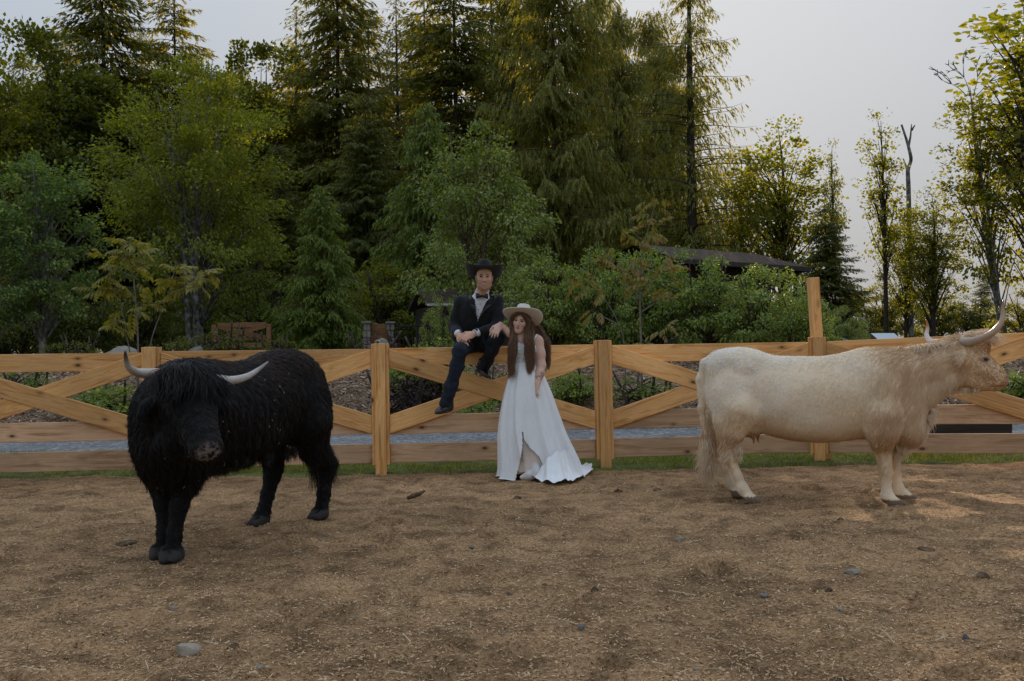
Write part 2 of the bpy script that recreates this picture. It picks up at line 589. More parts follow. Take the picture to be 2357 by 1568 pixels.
xs = np.concatenate([np.linspace(-400, -60, 18)[:-1], np.linspace(-60, 60, 121), np.linspace(60, 400, 18)[1:]])
ys = np.concatenate([np.linspace(-120, 2, 14)[:-1], np.linspace(2, 80, 105), np.linspace(80, 900, 28)[1:]])
sheet('ground', xs, ys, terrain, M_FLOOR, lift=-0.05)
sheet('arena_ground', np.arange(-9.0, 9.01, 0.03), np.arange(2.6, 9.85, 0.03), lambda x, y: arena_relief(x, y) * sstep(10.2, 9.2, y) + terrain(x, y), M_ARENA)
sheet('arena_ground_near', np.arange(-14, 14.1, 0.5), np.arange(-12, 2.75, 0.5), lambda x, y: terrain(x, y) - 0.02, M_ARENA)
sheet('lawn', np.arange(-16, 16.1, 0.1), np.arange(9.35, 12.3, 0.06), lambda x, y: terrain(x, y) + 0.05 * (fbm(x * 3, y * 3, 5.0) - 0.45) + 0.012 - 0.08 * sstep(9.75, 9.4, y + 0.5 * (fbm(x * 1.3, y * 0.5, 11.0) - 0.47)), M_LAWN)
sheet('gravel_path', np.arange(-18, 18.1, 0.25), np.arange(11.9, 14.6, 0.1), lambda x, y: terrain(x, y) + 0.02 - 0.06 * sstep(12.15, 11.9, y + 0.3 * (fbm(x * 2, y, 3.0) - 0.47)), M_GRAVEL)
sheet('mulch_bank', np.arange(-20, 20.1, 0.2), np.arange(14.0, 24.1, 0.2), lambda x, y: terrain(x, y) + 0.03 - 0.09 * sstep(14.4, 14.0, y + 0.4 * (fbm(x * 1.1, y, 6.0) - 0.47)), M_MULCH)

def flat_bits(name, n, xr, yr, zf, L, W, mat, dens=None, tilt=0.5, seed=1, lift=0.004, thick=False, **kw):
    r = np.random.default_rng(seed)
    x = r.uniform(*xr, n); y = r.uniform(*yr, n) if dens is None else dens(r, n)
    z = zf(x, y) + lift
    a = r.uniform(0, 2 * math.pi, n)
    e = r.normal(0, tilt * 0.5, n)
    d = np.stack([np.cos(a) * np.cos(e), np.sin(a) * np.cos(e), np.sin(e)], 1)
    up = unit(np.stack([r.normal(0, tilt, n), r.normal(0, tilt, n), np.ones(n)], 1))
    w = unit(np.cross(up, d))
    l = r.uniform(L[0], L[1], n) * r.uniform(0.6, 1, n); ww = r.uniform(W[0], W[1], n)
    b = np.stack([x, y, z], 1) - d * (l * 0.5)[:, None]
    b[:, 2] += np.abs(d[:, 2]) * l * 0.5
    c = [b - w * (ww * 0.5)[:, None], b + w * (ww * 0.5)[:, None]]
    t = b + d * l[:, None]
    c += [t + w * (ww * 0.4)[:, None], t - w * (ww * 0.4)[:, None]]
    V = np.stack(c, 1).reshape(-1, 3)
    return mk(name, V, np.arange(len(V)).reshape(-1, 4), mat, smooth=False, kind='stuff', **kw)

def mat_bits(name, cols, rough=0.9, trans=0.0):
    m = bpy.data.materials.new(name)
    t, n, b = nodes_of(m)
    ge = N(t, 'NewGeometry')
    r = ramp(t, ge.outputs['Random Per Island'], [(i / (len(cols) - 1), c) for i, c in enumerate(cols)])
    t.links.new(r.outputs[0], b.inputs['Base Color'])
    b.inputs['Roughness'].default_value = rough
    b.inputs['Specular IOR Level'].default_value = 0.15
    return m

M_SHAV = mat_bits('shavings', [(0.10, 0.055, 0.026), (0.31, 0.178, 0.085), (0.49, 0.298, 0.145), (0.57, 0.37, 0.19), (0.72, 0.52, 0.31)])
M_CHIP = mat_bits('mulch_chips', [(0.13, 0.08, 0.05), (0.34, 0.225, 0.145), (0.48, 0.34, 0.23), (0.62, 0.48, 0.35)])
M_STRAW = mat_bits('straw', [(0.36, 0.26, 0.13), (0.50, 0.38, 0.22), (0.62, 0.52, 0.36)])
_az = lambda x, y: arena_relief(x, y) * sstep(10.2, 9.2, y) + terrain(x, y)
def _near(r, n):
    u = r.random(n)
    return 1.0 / (1 / 3.0 + u * (1 / 9.3 - 1 / 3.0))       # density falls off with distance
flat_bits('wood_shavings', 130000, (-5.2, 5.2), None, _az, (0.006, 0.024), (0.002, 0.007), M_SHAV, dens=_near, tilt=0.45, label='fine brown wood shavings covering the arena ground', cat='shavings')
flat_bits('loose_straw', 520, (-4.6, 4.6), None, _az, (0.05, 0.18), (0.0025, 0.005), M_STRAW, dens=_near, tilt=0.22, seed=5, lift=0.012, label='pale straw stalks scattered over the arena ground', cat='straw')
_mz = lambda x, y: terrain(x, y) + 0.035
flat_bits('mulch_chips', 60000, (-10, 10), (14.1, 21.0), _mz, (0.03, 0.11), (0.012, 0.03), M_CHIP, tilt=0.6, seed=9, label='pale wood chip mulch on the garden bank behind the fence', cat='mulch')

def grass(name, n, xr, yr, zf, h, mat, keep=None, seed=2, **kw):
    r = np.random.default_rng(seed)
    x = r.uniform(*xr, n); y = r.uniform(*yr, n)
    if keep is not None:
        k = r.random(n) < keep(x, y); x, y = x[k], y[k]; n = len(x)
    b = np.stack([x, y, zf(x, y) - 0.01], 1)
    d = unit(np.stack([r.normal(0, 0.45, n), r.normal(0, 0.45, n), np.ones(n)], 1))
    a = r.uniform(0, 2 * math.pi, n)
    w = unit(np.cross(d, np.stack([np.cos(a), np.sin(a), np.zeros(n)], 1)))
    V, F = kites(b, d, w, r.uniform(h[0], h[1], n), r.uniform(0.006, 0.013, n), mid=0.3)
    return mk(name, V, F, mat, kind='stuff', smooth=False, **kw)
M_GRASS = mat_leaf('grass_blades', (0.12, 0.15, 0.03), (0.22, 0.25, 0.05), (0.38, 0.34, 0.11), trans=0.5)
grass('grass', 60000, (-7, 7), (9.45, 12.2), lambda x, y: terrain(x, y), (0.03, 0.085), M_GRASS,
      keep=lambda x, y: sstep(9.5, 9.95, y + 0.45 * (fbm(x * 1.3, y * 0.5, 11.0) - 0.47)) * (0.35 + 0.65 * (fbm(x * 2.5, y * 2.5, 8.0) > 0.43)),
      label='short green grass strip along the foot of the fence', cat='grass')

# ------------------------------------------------------------------ timber fence
def mat_wood(name, axis, cols, knots=True, rand=0.22):
    """sawn cedar: grain along one local axis, growth streaks, knots"""
    m = bpy.data.materials.new(name)
    t, n, b = nodes_of(m)
    tc = N(t, 'TexCoord'); oi = N(t, 'ObjectInfo')
    mp = N(t, 'Mapping'); mp.inputs['Scale'].default_value = tuple(0.9 if i == axis else 11 for i in range(3))
    off = N(t, 'VectorMath', operation='SCALE'); off.inputs[0].default_value = (37.0, 11.0, 23.0)
    t.links.new(oi.outputs['Random'], off.inputs[3])
    sh = N(t, 'VectorMath', operation='ADD')
    t.links.new(tc.outputs['Object'], sh.inputs[0]); t.links.new(off.outputs[0], sh.inputs[1])
    t.links.new(sh.outputs[0], mp.inputs[0])
    g = N(t, 'TexNoise', i_Scale=1.6, i_Detail=6, i_Distortion=1.1, i_Roughness=0.62)
    t.links.new(mp.outputs[0], g.inputs[0])
    r = ramp(t, g.outputs[0], [(0.30, cols[0]), (0.43, cols[1]), (0.52, cols[2]), (0.58, cols[1]), (0.70, cols[2])])
    src = r.outputs[0]
    # slow tone change along the board
    g2 = N(t, 'TexNoise', i_Scale=1.3, i_Detail=3); t.links.new(sh.outputs[0], g2.inputs[0])
    mr = N(t, 'MapRange', i_1=0.3, i_2=0.7, i_3=0.82, i_4=1.14); t.links.new(g2.outputs[0], mr.inputs[0])
    mr2 = N(t, 'MapRange', i_3=1 - rand, i_4=1 + rand); t.links.new(oi.outputs['Random'], mr2.inputs[0])
    mu = N(t, 'Math', operation='MULTIPLY'); t.links.new(mr.outputs[0], mu.inputs[0]); t.links.new(mr2.outputs[0], mu.inputs[1])
    hs = N(t, 'HueSaturation'); t.links.new(mu.outputs[0], hs.inputs['Value']); t.links.new(src, hs.inputs['Color'])
    src = hs.outputs[0]
    if knots:
        mk_ = N(t, 'Mapping'); mk_.inputs['Scale'].default_value = tuple(4.6 if i == axis else 9.0 for i in range(3))
        t.links.new(sh.outputs[0], mk_.inputs[0])
        vo = N(t, 'TexVoronoi', i_Scale=1.0); t.links.new(mk_.outputs[0], vo.inputs['Vector'])
        kr = ramp(t, vo.outputs['Distance'], [(0.0, (1, 1, 1)), (0.09, (0.95, 0.95, 0.95)), (0.15, (0.35, 0.35, 0.35)), (0.30, (0, 0, 0))])
        mx = N(t, 'Mix', data_type='RGBA'); mx.inputs[7].default_value = (0.10, 0.042, 0.015, 1)
        sp = N(t, 'SeparateColor'); t.links.new(vo.outputs['Color'], sp.inputs[0])
        gt = N(t, 'Math', operation='GREATER_THAN'); gt.inputs[1].default_value = 0.66; t.links.new(sp.outputs[0], gt.inputs[0])
        mm = N(t, 'Math', operation='MULTIPLY'); t.links.new(kr.outputs[0], mm.inputs[0]); t.links.new(gt.outputs[0], mm.inputs[1])
        t.links.new(mm.outputs[0], mx.inputs[0]); t.links.new(src, mx.inputs[6])
        src = mx.outputs[2]
    t.links.new(src, b.inputs['Base Color'])
    b.inputs['Roughness'].default_value = 0.62
    b.inputs['Specular IOR Level'].default_value = 0.3
    bp = N(t, 'Bump', i_Strength=0.25, i_Distance=0.004)
    t.links.new(g.outputs[0], bp.inputs['Height']); t.links.new(bp.outputs[0], b.inputs['Normal'])
    return m

CEDAR = [(0.40, 0.165, 0.042), (0.66, 0.325, 0.10), (0.78, 0.45, 0.18)]
M_WX = mat_wood('cedar_rail', 0, CEDAR)
M_WZ = mat_wood('cedar_post', 2, CEDAR)
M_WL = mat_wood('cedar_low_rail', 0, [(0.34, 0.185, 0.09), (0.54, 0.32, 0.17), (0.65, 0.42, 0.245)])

def plank(name, p0, p1, h, th, mat, parent, cut=True, y0=0.0, bev=0.004):
    """board from p0 to p1 (centre line), standing on edge, ends cut vertical; y0 = offset of its front face"""
    p0, p1 = Vector(p0), Vector(p1)
    d = p1 - p0
    L = d.length
    run = math.hypot(d.x, d.y)
    tan = d.z / run if cut else 0.0
    bm = bmesh.new()
    bmesh.ops.create_cube(bm, size=1)
    for v in bm.verts:
        z = v.co.z * h
        v.co = Vector((v.co.x * L + z * tan * -1.0 * -1.0 * (1 if cut else 0), v.co.y * th, z))
    bmesh.ops.bevel(bm, geom=bm.edges[:], offset=bev, segments=1, affect='EDGES')
    me = bpy.data.meshes.new(name)
    bm.to_mesh(me); bm.free()
    me.materials.append(mat)
    o = add(name, me, parent)
    ang = math.atan2(d.y, d.x)
    el = math.atan2(d.z, run)
    nrm = Vector((-math.sin(ang), math.cos(ang), 0))
    R = Matrix.Rotation(ang, 4, 'Z') @ Matrix.Rotation(-el, 4, 'Y')
    o.matrix_local = Matrix.Translation((p0 + p1) / 2 + nrm * (y0 + th / 2)) @ R
    return o

# posts: photo x, depth, ground lift
POSTS = [(-195, 9.28, 0.0), (349, 9.45, 0.0), (876, 9.62, 0.0), (1391, 9.80, 0.0), (1884, 9.98, 0.0), (2412, 9.02, 0.05), (2900, 8.9, 0.06)]
fence = thing('timber_fence', 'orange cedar timber fence with crossed braces between posts', 'fence', (0, 0, 0))
_pp = []
for px, Y, dz in POSTS:
    q = P(px, 940, Y)
    _pp.append(Vector((q.x, Y, dz)))
def fence_point(i, s, z):
    a, b = _pp[i], _pp[i + 1]
    q = a.lerp(b, s)
    return Vector((q.x, q.y, q.z + z))
for i, p in enumerate(_pp):
    a = _pp[max(i - 1, 0)]; b = _pp[min(i + 1, len(_pp) - 1)]
    ang = math.atan2((b - a).y, (b - a).x)
    if i == 5: ang = math.atan2((_pp[5] - _pp[4]).y, (_pp[5] - _pp[4]).x)
    nrm = Vector((-math.sin(ang), math.cos(ang), 0))
    lean = random.uniform(-0.006, 0.006)
    post = add('post', box_mesh('post', 0.106, 0.048, 1.345, M_WZ, 0.004), fence, p + Vector((0, 0, 0.6225 - 0.035)) - nrm * 0.022, (0, lean, ang))
    for s in (-1, 1):
        add('cleat', box_mesh('cleat', 0.030, 0.10, 1.17, M_WZ, 0.003), post, Vector((s * 0.0685, 0.055, 0.085)))
    add('core', box_mesh('core', 0.104, 0.10, 1.20, M_WZ, 0.003), post, Vector((0, 0.077, 0.05)))
tall = P(1876, 712, 10.06)
tp = add('tall_post', box_mesh('tall_post', 0.098, 0.098, 1.95, M_WZ, 0.004), fence, (tall.x + 0.045, 10.12, 0.89), (0.0, math.radians(-2.6), 0.1))
for i in range(len(_pp) - 1):
    a, b = _pp[i], _pp[i + 1]
    w = (b - a).length
    e = 0.085 / w
    for z, h in ((1.127, 0.172), (0.472, 0.184), (0.192, 0.186)):
        j = [random.uniform(-0.006, 0.006) for _ in range(2)]
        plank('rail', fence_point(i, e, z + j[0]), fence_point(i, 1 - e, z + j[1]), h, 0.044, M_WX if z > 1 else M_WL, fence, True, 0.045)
    plank('brace', fence_point(i, e, 1.115), fence_point(i, 1 - e, 0.475), 0.172, 0.044, M_WX, fence, True, 0.0)
    plank('brace', fence_point(i, e, 0.475), fence_point(i, 1 - e, 1.115), 0.172, 0.044, M_WX, fence, True, 0.012)

# ------------------------------------------------------------------ highland cattle
def lock(A, r, m, guides):
    pass

def fur_strands(V, F, count, length, comb, lift=0.35, grav=0.3, noise=0.5, nscale=6.0, m=5, weight=None, seed=1, clump=0.5, cscale=14.0):
    """combed coat: strands rooted on the surface, laid along comb(p), sagging and clumped"""
    r = np.random.default_rng(seed)
    p, n = sample_surface(V, F, count, weight, r)
    L = length(p) * r.uniform(0.65, 1.1, count)
    d = comb(p)
    d = d - n * (d * n).sum(1, keepdims=True) * 0.9
    d = unit(d)
    q = p * nscale
    nv = np.stack([fbm(q[:, 0], q[:, 1], q[:, 2] + 10 * i, 3) - 0.44 for i in range(3)], 1) * 2.2
    nv = nv - n * (nv * n).sum(1, keepdims=True)
    # clumping: strands lean towards the middle of their own cell
    pw_ = p + 0.05 * np.stack([fbm(p[:, 0] * 9 + 31 * i, p[:, 1] * 9, p[:, 2] * 9, 2) - 0.4 for i in range(3)], 1) @ np.array([[0.6, 0.64, 0.48], [-0.8, 0.48, 0.36], [0, -0.6, 0.8]]) * 2.0
    A_ = np.array([[0.6, 0.64, 0.48], [-0.8, 0.48, 0.36], [0, -0.6, 0.8]])
    cc = np.floor((pw_ @ A_) * cscale)
    hsh = (cc[:, 0] * 127.1 + cc[:, 1] * 311.7 + cc[:, 2] * 74.7)
    ctr = (cc + 0.5 + 0.35 * np.stack([np.sin(hsh), np.sin(hsh * 1.7), np.sin(hsh * 2.3)], 1)) / cscale
    toward = ctr @ A_.T - pw_
    toward = toward - n * (toward * n).sum(1, keepdims=True)
    t = np.linspace(0, 1, m)[None, :, None]
    dd = unit(d + nv * noise + r.normal(0, 0.16, (count, 3)))
    li = lift * r.uniform(0.6, 1.4, count)[:, None, None]
    pts = p[:, None] + L[:, None, None] * (n[:, None] * li * (t - 0.45 * t ** 2) + dd[:, None] * t * (1 - 0.25 * li))
    pts[:, :, 2] -= (L[:, None] * grav * (t[:, :, 0] ** 2))
    pts = pts + toward[:, None] * clump * t ** 1.5
    return pts

def lock_strands(roots, dirs, length, count, spread, grav, seed, m=8, wave=0.012, curl=0.0):
    """long hair locks from root points (arrays), each made of many strands"""
    r = np.random.default_rng(seed)
    i = r.integers(0, len(roots), count)
    base = np.asarray(roots)[i] + r.normal(0, spread, (count, 3))
    d = unit(np.asarray(dirs)[i] + r.normal(0, 0.16, (count, 3)))
    L = (np.asarray(length)[i] if np.ndim(length) else np.full(count, length)) * r.uniform(0.6, 1.1, count)
    t = np.linspace(0, 1, m)[None, :, None]
    ph = (np.asarray(roots)[i] * 37).sum(1)[:, None, None] + r.normal(0, 0.4, (count, 1, 1))
    pts = base[:, None] + d[:, None] * L[:, None, None] * (t * (1 - 0.35 * t * min(1, grav)))
    pts[:, :, 2] -= L[:, None] * grav * t[:, :, 0] ** 2 * 0.7
    wv = np.concatenate([np.sin(t * 7 + ph), np.cos(t * 6 + ph * 1.3), 0 * t + 0 * ph], 2)
    pts += wv * wave * t
    return pts

def horn(pts, r0, name, parent, mat, base_col, mid_col, tip_col, n=22):
    """curved tapering horn through control points"""
    pts = np.asarray(pts, float)
    tt = np.linspace(0, len(pts) - 1, n)
    def cr(t):
        i = min(int(t), len(pts) - 2); f = t - i
        p0 = pts[max(i - 1, 0)]; p1 = pts[i]; p2 = pts[i + 1]; p3 = pts[min(i + 2, len(pts) - 1)]
        return 0.5 * (2 * p1 + (p2 - p0) * f + (2 * p0 - 5 * p1 + 4 * p2 - p3) * f * f + (3 * p1 - p0 - 3 * p2 + p3) * f ** 3)
    c = np.array([cr(t) for t in tt])
    s = np.linspace(0, 1, n)
    rad = r0 * (1 - 0.88 * s ** 1.25) * (1 + 0.02 * np.sin(s * 60) * (s < 0.4))
    V, F = tube(c, rad, 12)
    ss = np.repeat(s, 12)[:, None]
    bc, mc, tc = (np.array(q) for q in (base_col, mid_col, tip_col))
    w1 = sstep(0.12, 0.4, ss); w2 = sstep(0.62, 0.9, ss)
    col = (bc * (1 - w1) + mc * w1) * (1 - w2) + tc * w2
    return mk(name, V, F, mat, parent, col=col)

def hoof_pair(sd, x, y, z0=0.0, fwd=(1, 0), s=1.0):
    """two claws of a cloven hoof as SDF blobs"""
    f = np.array([fwd[0], fwd[1]]); l = np.array([-f[1], f[0]])
    for q in (-1, 1):
        c = np.array([x, y]) + l * q * 0.040 * s
        for k in range(4):
            a = c + f * (0.005 + 0.026 * k) * s - l * q * 0.004 * k * s
            sd.ell((a[0], a[1], z0 + 0.036 * s - 0.006 * k), (0.044 * s, 0.030 * s, (0.046 - 0.007 * k) * s), k=0.006)

M_COWSKIN = mat_attr('cattle_hide', rough=0.8, spec=0.15, var=0.12, vscale=9)
M_HORN = mat_attr('horn', rough=0.35, spec=0.5, var=0.12, vscale=40)
M_EYE = bpy.data.materials.new('eye_dark'); _t2, _n2, _b2 = nodes_of(M_EYE)
_b2.inputs['Base Color'].default_value = (0.012, 0.008, 0.006, 1); _b2.inputs['Roughness'].default_value = 0.12

def eye_ball(parent, c, r, n=10):
    u, v = np.meshgrid(np.linspace(0, math.pi, n), np.linspace(0, 2 * math.pi, 2 * n, endpoint=False), indexing='ij')
    V = np.stack([np.sin(u) * np.cos(v), np.sin(u) * np.sin(v), np.cos(u)], -1).reshape(-1, 3) * np.asarray(r) + np.asarray(c)
    return mk('eye', V, grid_faces(n, 2 * n, True), M_EYE, parent)

# ---------- cream cow, side on; local +x forward, -y side faces the camera
def uv(u, v, y=0.0):
    return np.array([(u - 1000) * 0.001086, y, (1432 - v - 0.016 * (u - 1000)) * 0.001086])

def build_cow():
    g = P(1893, 1164, 7.45)
    root = thing('highland_cow', 'cream long-horned highland cow standing side on, facing right', 'cow', (g.x, 7.45, 0), math.radians(-15.5))
    root.scale = (0.94,) * 3
    s = SDF((-1.06, -0.42, -0.02), (1.46, 0.42, 1.52), 0.0125)
    c = [uv(385, 640), uv(570, 650), uv(800, 680), uv(1050, 690), uv(1260, 670), uv(1420, 650)]
    rr = [(0.235, 0.215, 0.31), (0.30, 0.24, 0.30), (0.30, 0.275, 0.30), (0.30, 0.275, 0.305), (0.29, 0.245, 0.315), (0.26, 0.21, 0.30)]
    for q, r in zip(c, rr):
        s.ell(q, r, k=0.10)
    s.ell(uv(430, 400), (0.20, 0.19, 0.10), k=0.10)          # hip bones
    s.ell(uv(295, 455), (0.115, 0.145, 0.12), k=0.08)          # rump
    s.ell(uv(900, 450), (0.45, 0.11, 0.075), k=0.10)         # back line
    s.ell(uv(1290, 470), (0.26, 0.12, 0.13), k=0.10)         # withers
    s.ell(uv(1560, 760), (0.17, 0.17, 0.25), k=0.10)         # breast
    s.ell(uv(1610, 900), (0.10, 0.11, 0.13), k=0.08)         # brisket
    s.ell(uv(940, 840), (0.34, 0.215, 0.145), k=0.10)         # belly
    # neck
    s.chain([uv(1380, 540), uv(1560, 500), uv(1740, 440), uv(1900, 370)], [0.245, 0.215, 0.165, 0.135], 0.10)
    s.chain([uv(1500, 720), uv(1680, 620), uv(1850, 520)], [0.18, 0.135, 0.115], 0.08)
    s.cap(uv(1660, 420), uv(1890, 310), 0.075, 0.085, 0.06)
    # head
    hy = -0.01
    s.ell(uv(1980, 330, hy), (0.135, 0.105, 0.125), k=0.05)
    s.ell(uv(2060, 300, hy), (0.09, 0.095, 0.08), k=0.05)
    s.chain([uv(1990, 400, hy), uv(2090, 450, hy), uv(2160, 500, hy), uv(2195, 535, hy)], [0.125, 0.100, 0.078, 0.064], 0.05)
    s.ell(uv(2205, 530, hy), (0.048, 0.068, 0.05), k=0.03)
    s.chain([uv(1970, 500, hy), uv(2080, 545, hy), uv(2170, 570, hy)], [0.085, 0.062, 0.045], 0.04)
    for q in (-1, 1):
        s.ell(uv(2092, 388, hy + q * 0.083), (0.034, 0.02, 0.022), k=0.025)
        s.ell(uv(2245, 515, hy + q * 0.03), (0.018, 0.012, 0.012), k=0.01, sub=True)
        # ears drooping outward
        s.chain([uv(1955, 345, hy + q * 0.09), uv(1935, 365, hy + q * 0.16), uv(1925, 395, hy + q * 0.21)], [0.03, 0.034, 0.014], 0.02)
    # near front leg (-y), far front leg
    def foreleg(y, u0, u1, u2, u3):
        s.chain([uv(u0, 780, y * 1.25), uv(u0 - 5, 980, y * 1.05), uv(u1, 1160, y), uv(u1 + 4, 1195, y), uv(u2, 1320, y), uv(u2 + 4, 1362, y)],
                [0.125, 0.070, 0.046, 0.044, 0.033, 0.040], 0.06)
        s.ell(uv(u0, 860, y * 1.25), (0.12, 0.075, 0.16), k=0.07)
        p = uv(u3, 1400, y); s.cap(uv(u2 + 4, 1362, y), (p[0], y, 0.055), 0.046, 0.044, 0.03)
        hoof_pair(s, p[0] + 0.005, y, 0.0)
    foreleg(-0.15, 1410, 1428, 1432, 1458)
    foreleg(0.12, 1480, 1505, 1535, 1570)
    def hindleg(y, du, dv):
        A = lambda u, v, yy: uv(u + du, v + dv, yy)
        s.ell(A(390, 720, y * 1.05), (0.165, 0.095, 0.23), k=0.09)
        s.chain([A(440, 760, y * 1.2), A(390, 930, y * 1.1), A(335, 1060, y), A(352, 1110, y), A(405, 1240, y), A(440, 1335, y)],
                [0.13, 0.078, 0.050, 0.045, 0.034, 0.040], 0.06)
        s.cap(A(300, 850, y), A(312, 1045, y), 0.06, 0.028, 0.06)
        p = A(478, 1400, y); s.cap(A(440, 1335, y), (p[0], y, 0.055), 0.046, 0.046, 0.03)
        hoof_pair(s, p[0] + 0.005, y, 0.0)
    hindleg(-0.17, 0, 0)
    hindleg(0.17, -110, 0)
    for q in (-1, 1):
        s.ell(uv(1375, 650, q * 0.20), (0.13, 0.055, 0.19), k=0.05)              # shoulder blade
        s.ell(uv(1215, 800, q * 0.37), (0.07, 0.09, 0.17), k=0.09, sub=True)     # behind the elbow
        s.ell(uv(600, 640, q * 0.38), (0.09, 0.10, 0.17), k=0.10, sub=True)      # flank
        s.ell(uv(470, 455, q * 0.17), (0.07, 0.045, 0.05), k=0.05)               # hook bone
    s.ell(uv(500, 905, -0.03), (0.10, 0.10, 0.07), k=0.04)   # udder
    for q in ((515, 960, -0.08), (545, 960, 0.03)):
        s.cap(uv(q[0], q[1] - 30, q[2]), uv(q[0] + 10, q[1] + 50, q[2]), 0.02, 0.011, 0.02)
    # tail
    tl = [uv(265, 385), uv(180, 425), uv(138, 540), uv(142, 760), uv(165, 960), uv(178, 1090)]
    s.chain(tl, [0.055, 0.040, 0.030, 0.024, 0.020, 0.014], 0.03)
    V, F = s.mesh()
    V = relax(V, F, 2, 0.5)
    col = np.tile(np.array([0.80, 0.63, 0.43]), (len(V), 1))
    hf = (V[:, 2] < 0.058)[:, None]
    col = np.where(hf, np.array([0.20, 0.13, 0.085]), col)
    mz = sstep(0.07, 0.04, np.linalg.norm((V - uv(2225, 532, hy)) * np.array([1.1, 0.8, 1]), axis=1))[:, None]
    col = col * (1 - mz) + mz * np.array([0.40, 0.22, 0.16])
    for q in (-1, 1):      # nostrils, mouth corner
        nz_ = sstep(0.022, 0.012, np.linalg.norm((V - uv(2240, 515, hy + q * 0.035)) * np.array([1, 0.8, 1.2]), axis=1))[:, None]
        col = col * (1 - nz_) + nz_ * np.array([0.10, 0.05, 0.04])
    mo = (sstep(0.008, 0.004, np.abs(V[:, 2] - uv(2170, 572)[2])) * (V[:, 0] > uv(2135, 0)[0]))[:, None]
    col = col * (1 - mo) + mo * np.array([0.14, 0.08, 0.06])
    ey = sstep(0.036, 0.022, np.linalg.norm((V[:, [0, 2]] - uv(2096, 388)[[0, 2]]) * np.array([0.8, 1.3]), axis=1))[:, None]
    col = col * (1 - ey) + ey * np.array([0.22, 0.13, 0.08])
    ud = sstep(0.13, 0.08, np.linalg.norm(V - uv(510, 935, -0.03), axis=1))[:, None]
    col = col * (1 - ud) + ud * np.array([0.34, 0.17, 0.10])
    mk('body', V, F, M_COWSKIN, root, col=col)
    # coat
    legs = lambda p: sstep(0.50, 0.36, p[:, 2])
    head = lambda p: sstep(uv(1930, 0)[0], uv(2010, 0)[0], p[:, 0])
    def length(p):
        L = 0.020 + 0.016 * fbm(p[:, 0] * 5, p[:, 1] * 5, p[:, 2] * 5, 2)
        L = L + 0.030 * sstep(uv(1250, 0)[0], uv(1450, 0)[0], p[:, 0]) * (1 - head(p))
        L = L * (1 - 0.45 * legs(p)) * (1 - 0.62 * sstep(0.30, 0.18, p[:, 2]))
        L = L + 0.028 * sstep(uv(420, 0)[0], uv(300, 0)[0], p[:, 0]) * sstep(0.30, 0.36, p[:, 2]) * sstep(0.75, 0.5, p[:, 2])
        L = L * (1 - 0.45 * head(p) * sstep(1.24, 1.15, p[:, 2]))
        L = np.where(np.linalg.norm(p - uv(2225, 530, hy), axis=1) < 0.062, 0.003, L)
        L = np.where((np.linalg.norm((p[:, [0, 2]] - uv(2096, 388)[[0, 2]]) * np.array([0.8, 1.3]), axis=1) < 0.022), 0.003, L)
        L = np.where(np.linalg.norm(p - uv(515, 950, -0.03), axis=1) < 0.09, 0.006, L)
        return np.where(p[:, 2] < 0.065, 0.006, L)
    def comb(p):
        d = np.stack([np.full(len(p), -0.45), p[:, 1] * 0.6, np.full(len(p), -1.0)], 1)
        top = sstep(1.02, 1.14, p[:, 2])
        d[:, 0] -= top * 1.0
        d[:, 1] += np.sign(p[:, 1]) * top * 0.9
        h = head(p)[:, None]
        return d * (1 - h) + h * np.array([0.9, 0, -0.6])
    wt = lambda c: np.where(c[:, 2] < 0.06, 0.05, np.where(c[:, 1] > 0.2, 0.5, 1.0)) * (1 + 1.2 * (c[:, 0] > uv(1930, 0)[0]))
    pts = fur_strands(V, F, 105000, length, comb, lift=0.08, grav=0.05, noise=0.55, nscale=3.0, weight=wt, seed=11, clump=0.25, cscale=30.0)
    M_FUR = mat_hair('cream_fringe', (0.66, 0.46, 0.27), (0.90, 0.74, 0.54), rough=0.5)
    M_COAT = mat_hair('cream_coat', (0.66, 0.46, 0.27), (0.90, 0.74, 0.54), rough=0.5)
    _t, _n, _b = nodes_of(M_COAT)
    _at = N(_t, 'Attribute', attribute_name='tone')
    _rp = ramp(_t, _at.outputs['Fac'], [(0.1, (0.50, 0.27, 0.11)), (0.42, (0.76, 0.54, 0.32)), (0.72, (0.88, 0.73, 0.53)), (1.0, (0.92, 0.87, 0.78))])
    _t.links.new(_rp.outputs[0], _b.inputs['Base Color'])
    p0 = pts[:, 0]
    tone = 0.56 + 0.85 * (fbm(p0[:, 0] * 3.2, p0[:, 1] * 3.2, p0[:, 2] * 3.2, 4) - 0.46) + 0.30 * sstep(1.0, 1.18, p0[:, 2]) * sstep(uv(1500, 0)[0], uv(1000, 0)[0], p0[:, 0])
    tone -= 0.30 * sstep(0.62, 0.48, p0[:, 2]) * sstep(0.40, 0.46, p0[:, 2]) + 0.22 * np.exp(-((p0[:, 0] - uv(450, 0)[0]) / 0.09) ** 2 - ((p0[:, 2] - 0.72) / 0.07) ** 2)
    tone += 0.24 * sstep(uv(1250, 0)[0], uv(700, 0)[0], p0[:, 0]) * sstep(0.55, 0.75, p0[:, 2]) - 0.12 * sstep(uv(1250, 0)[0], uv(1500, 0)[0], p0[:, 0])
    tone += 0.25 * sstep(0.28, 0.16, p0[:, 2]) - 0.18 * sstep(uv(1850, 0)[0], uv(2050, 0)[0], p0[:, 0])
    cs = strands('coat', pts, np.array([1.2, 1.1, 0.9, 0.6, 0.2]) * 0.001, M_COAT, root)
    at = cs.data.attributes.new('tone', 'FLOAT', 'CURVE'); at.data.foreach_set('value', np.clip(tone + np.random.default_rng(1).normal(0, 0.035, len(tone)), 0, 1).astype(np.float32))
    # long hair: forelock, neck fringe, brisket fringe, thigh feathers, tail switch
    R_, D_, L_ = [], [], []
    r = np.random.default_rng(4)
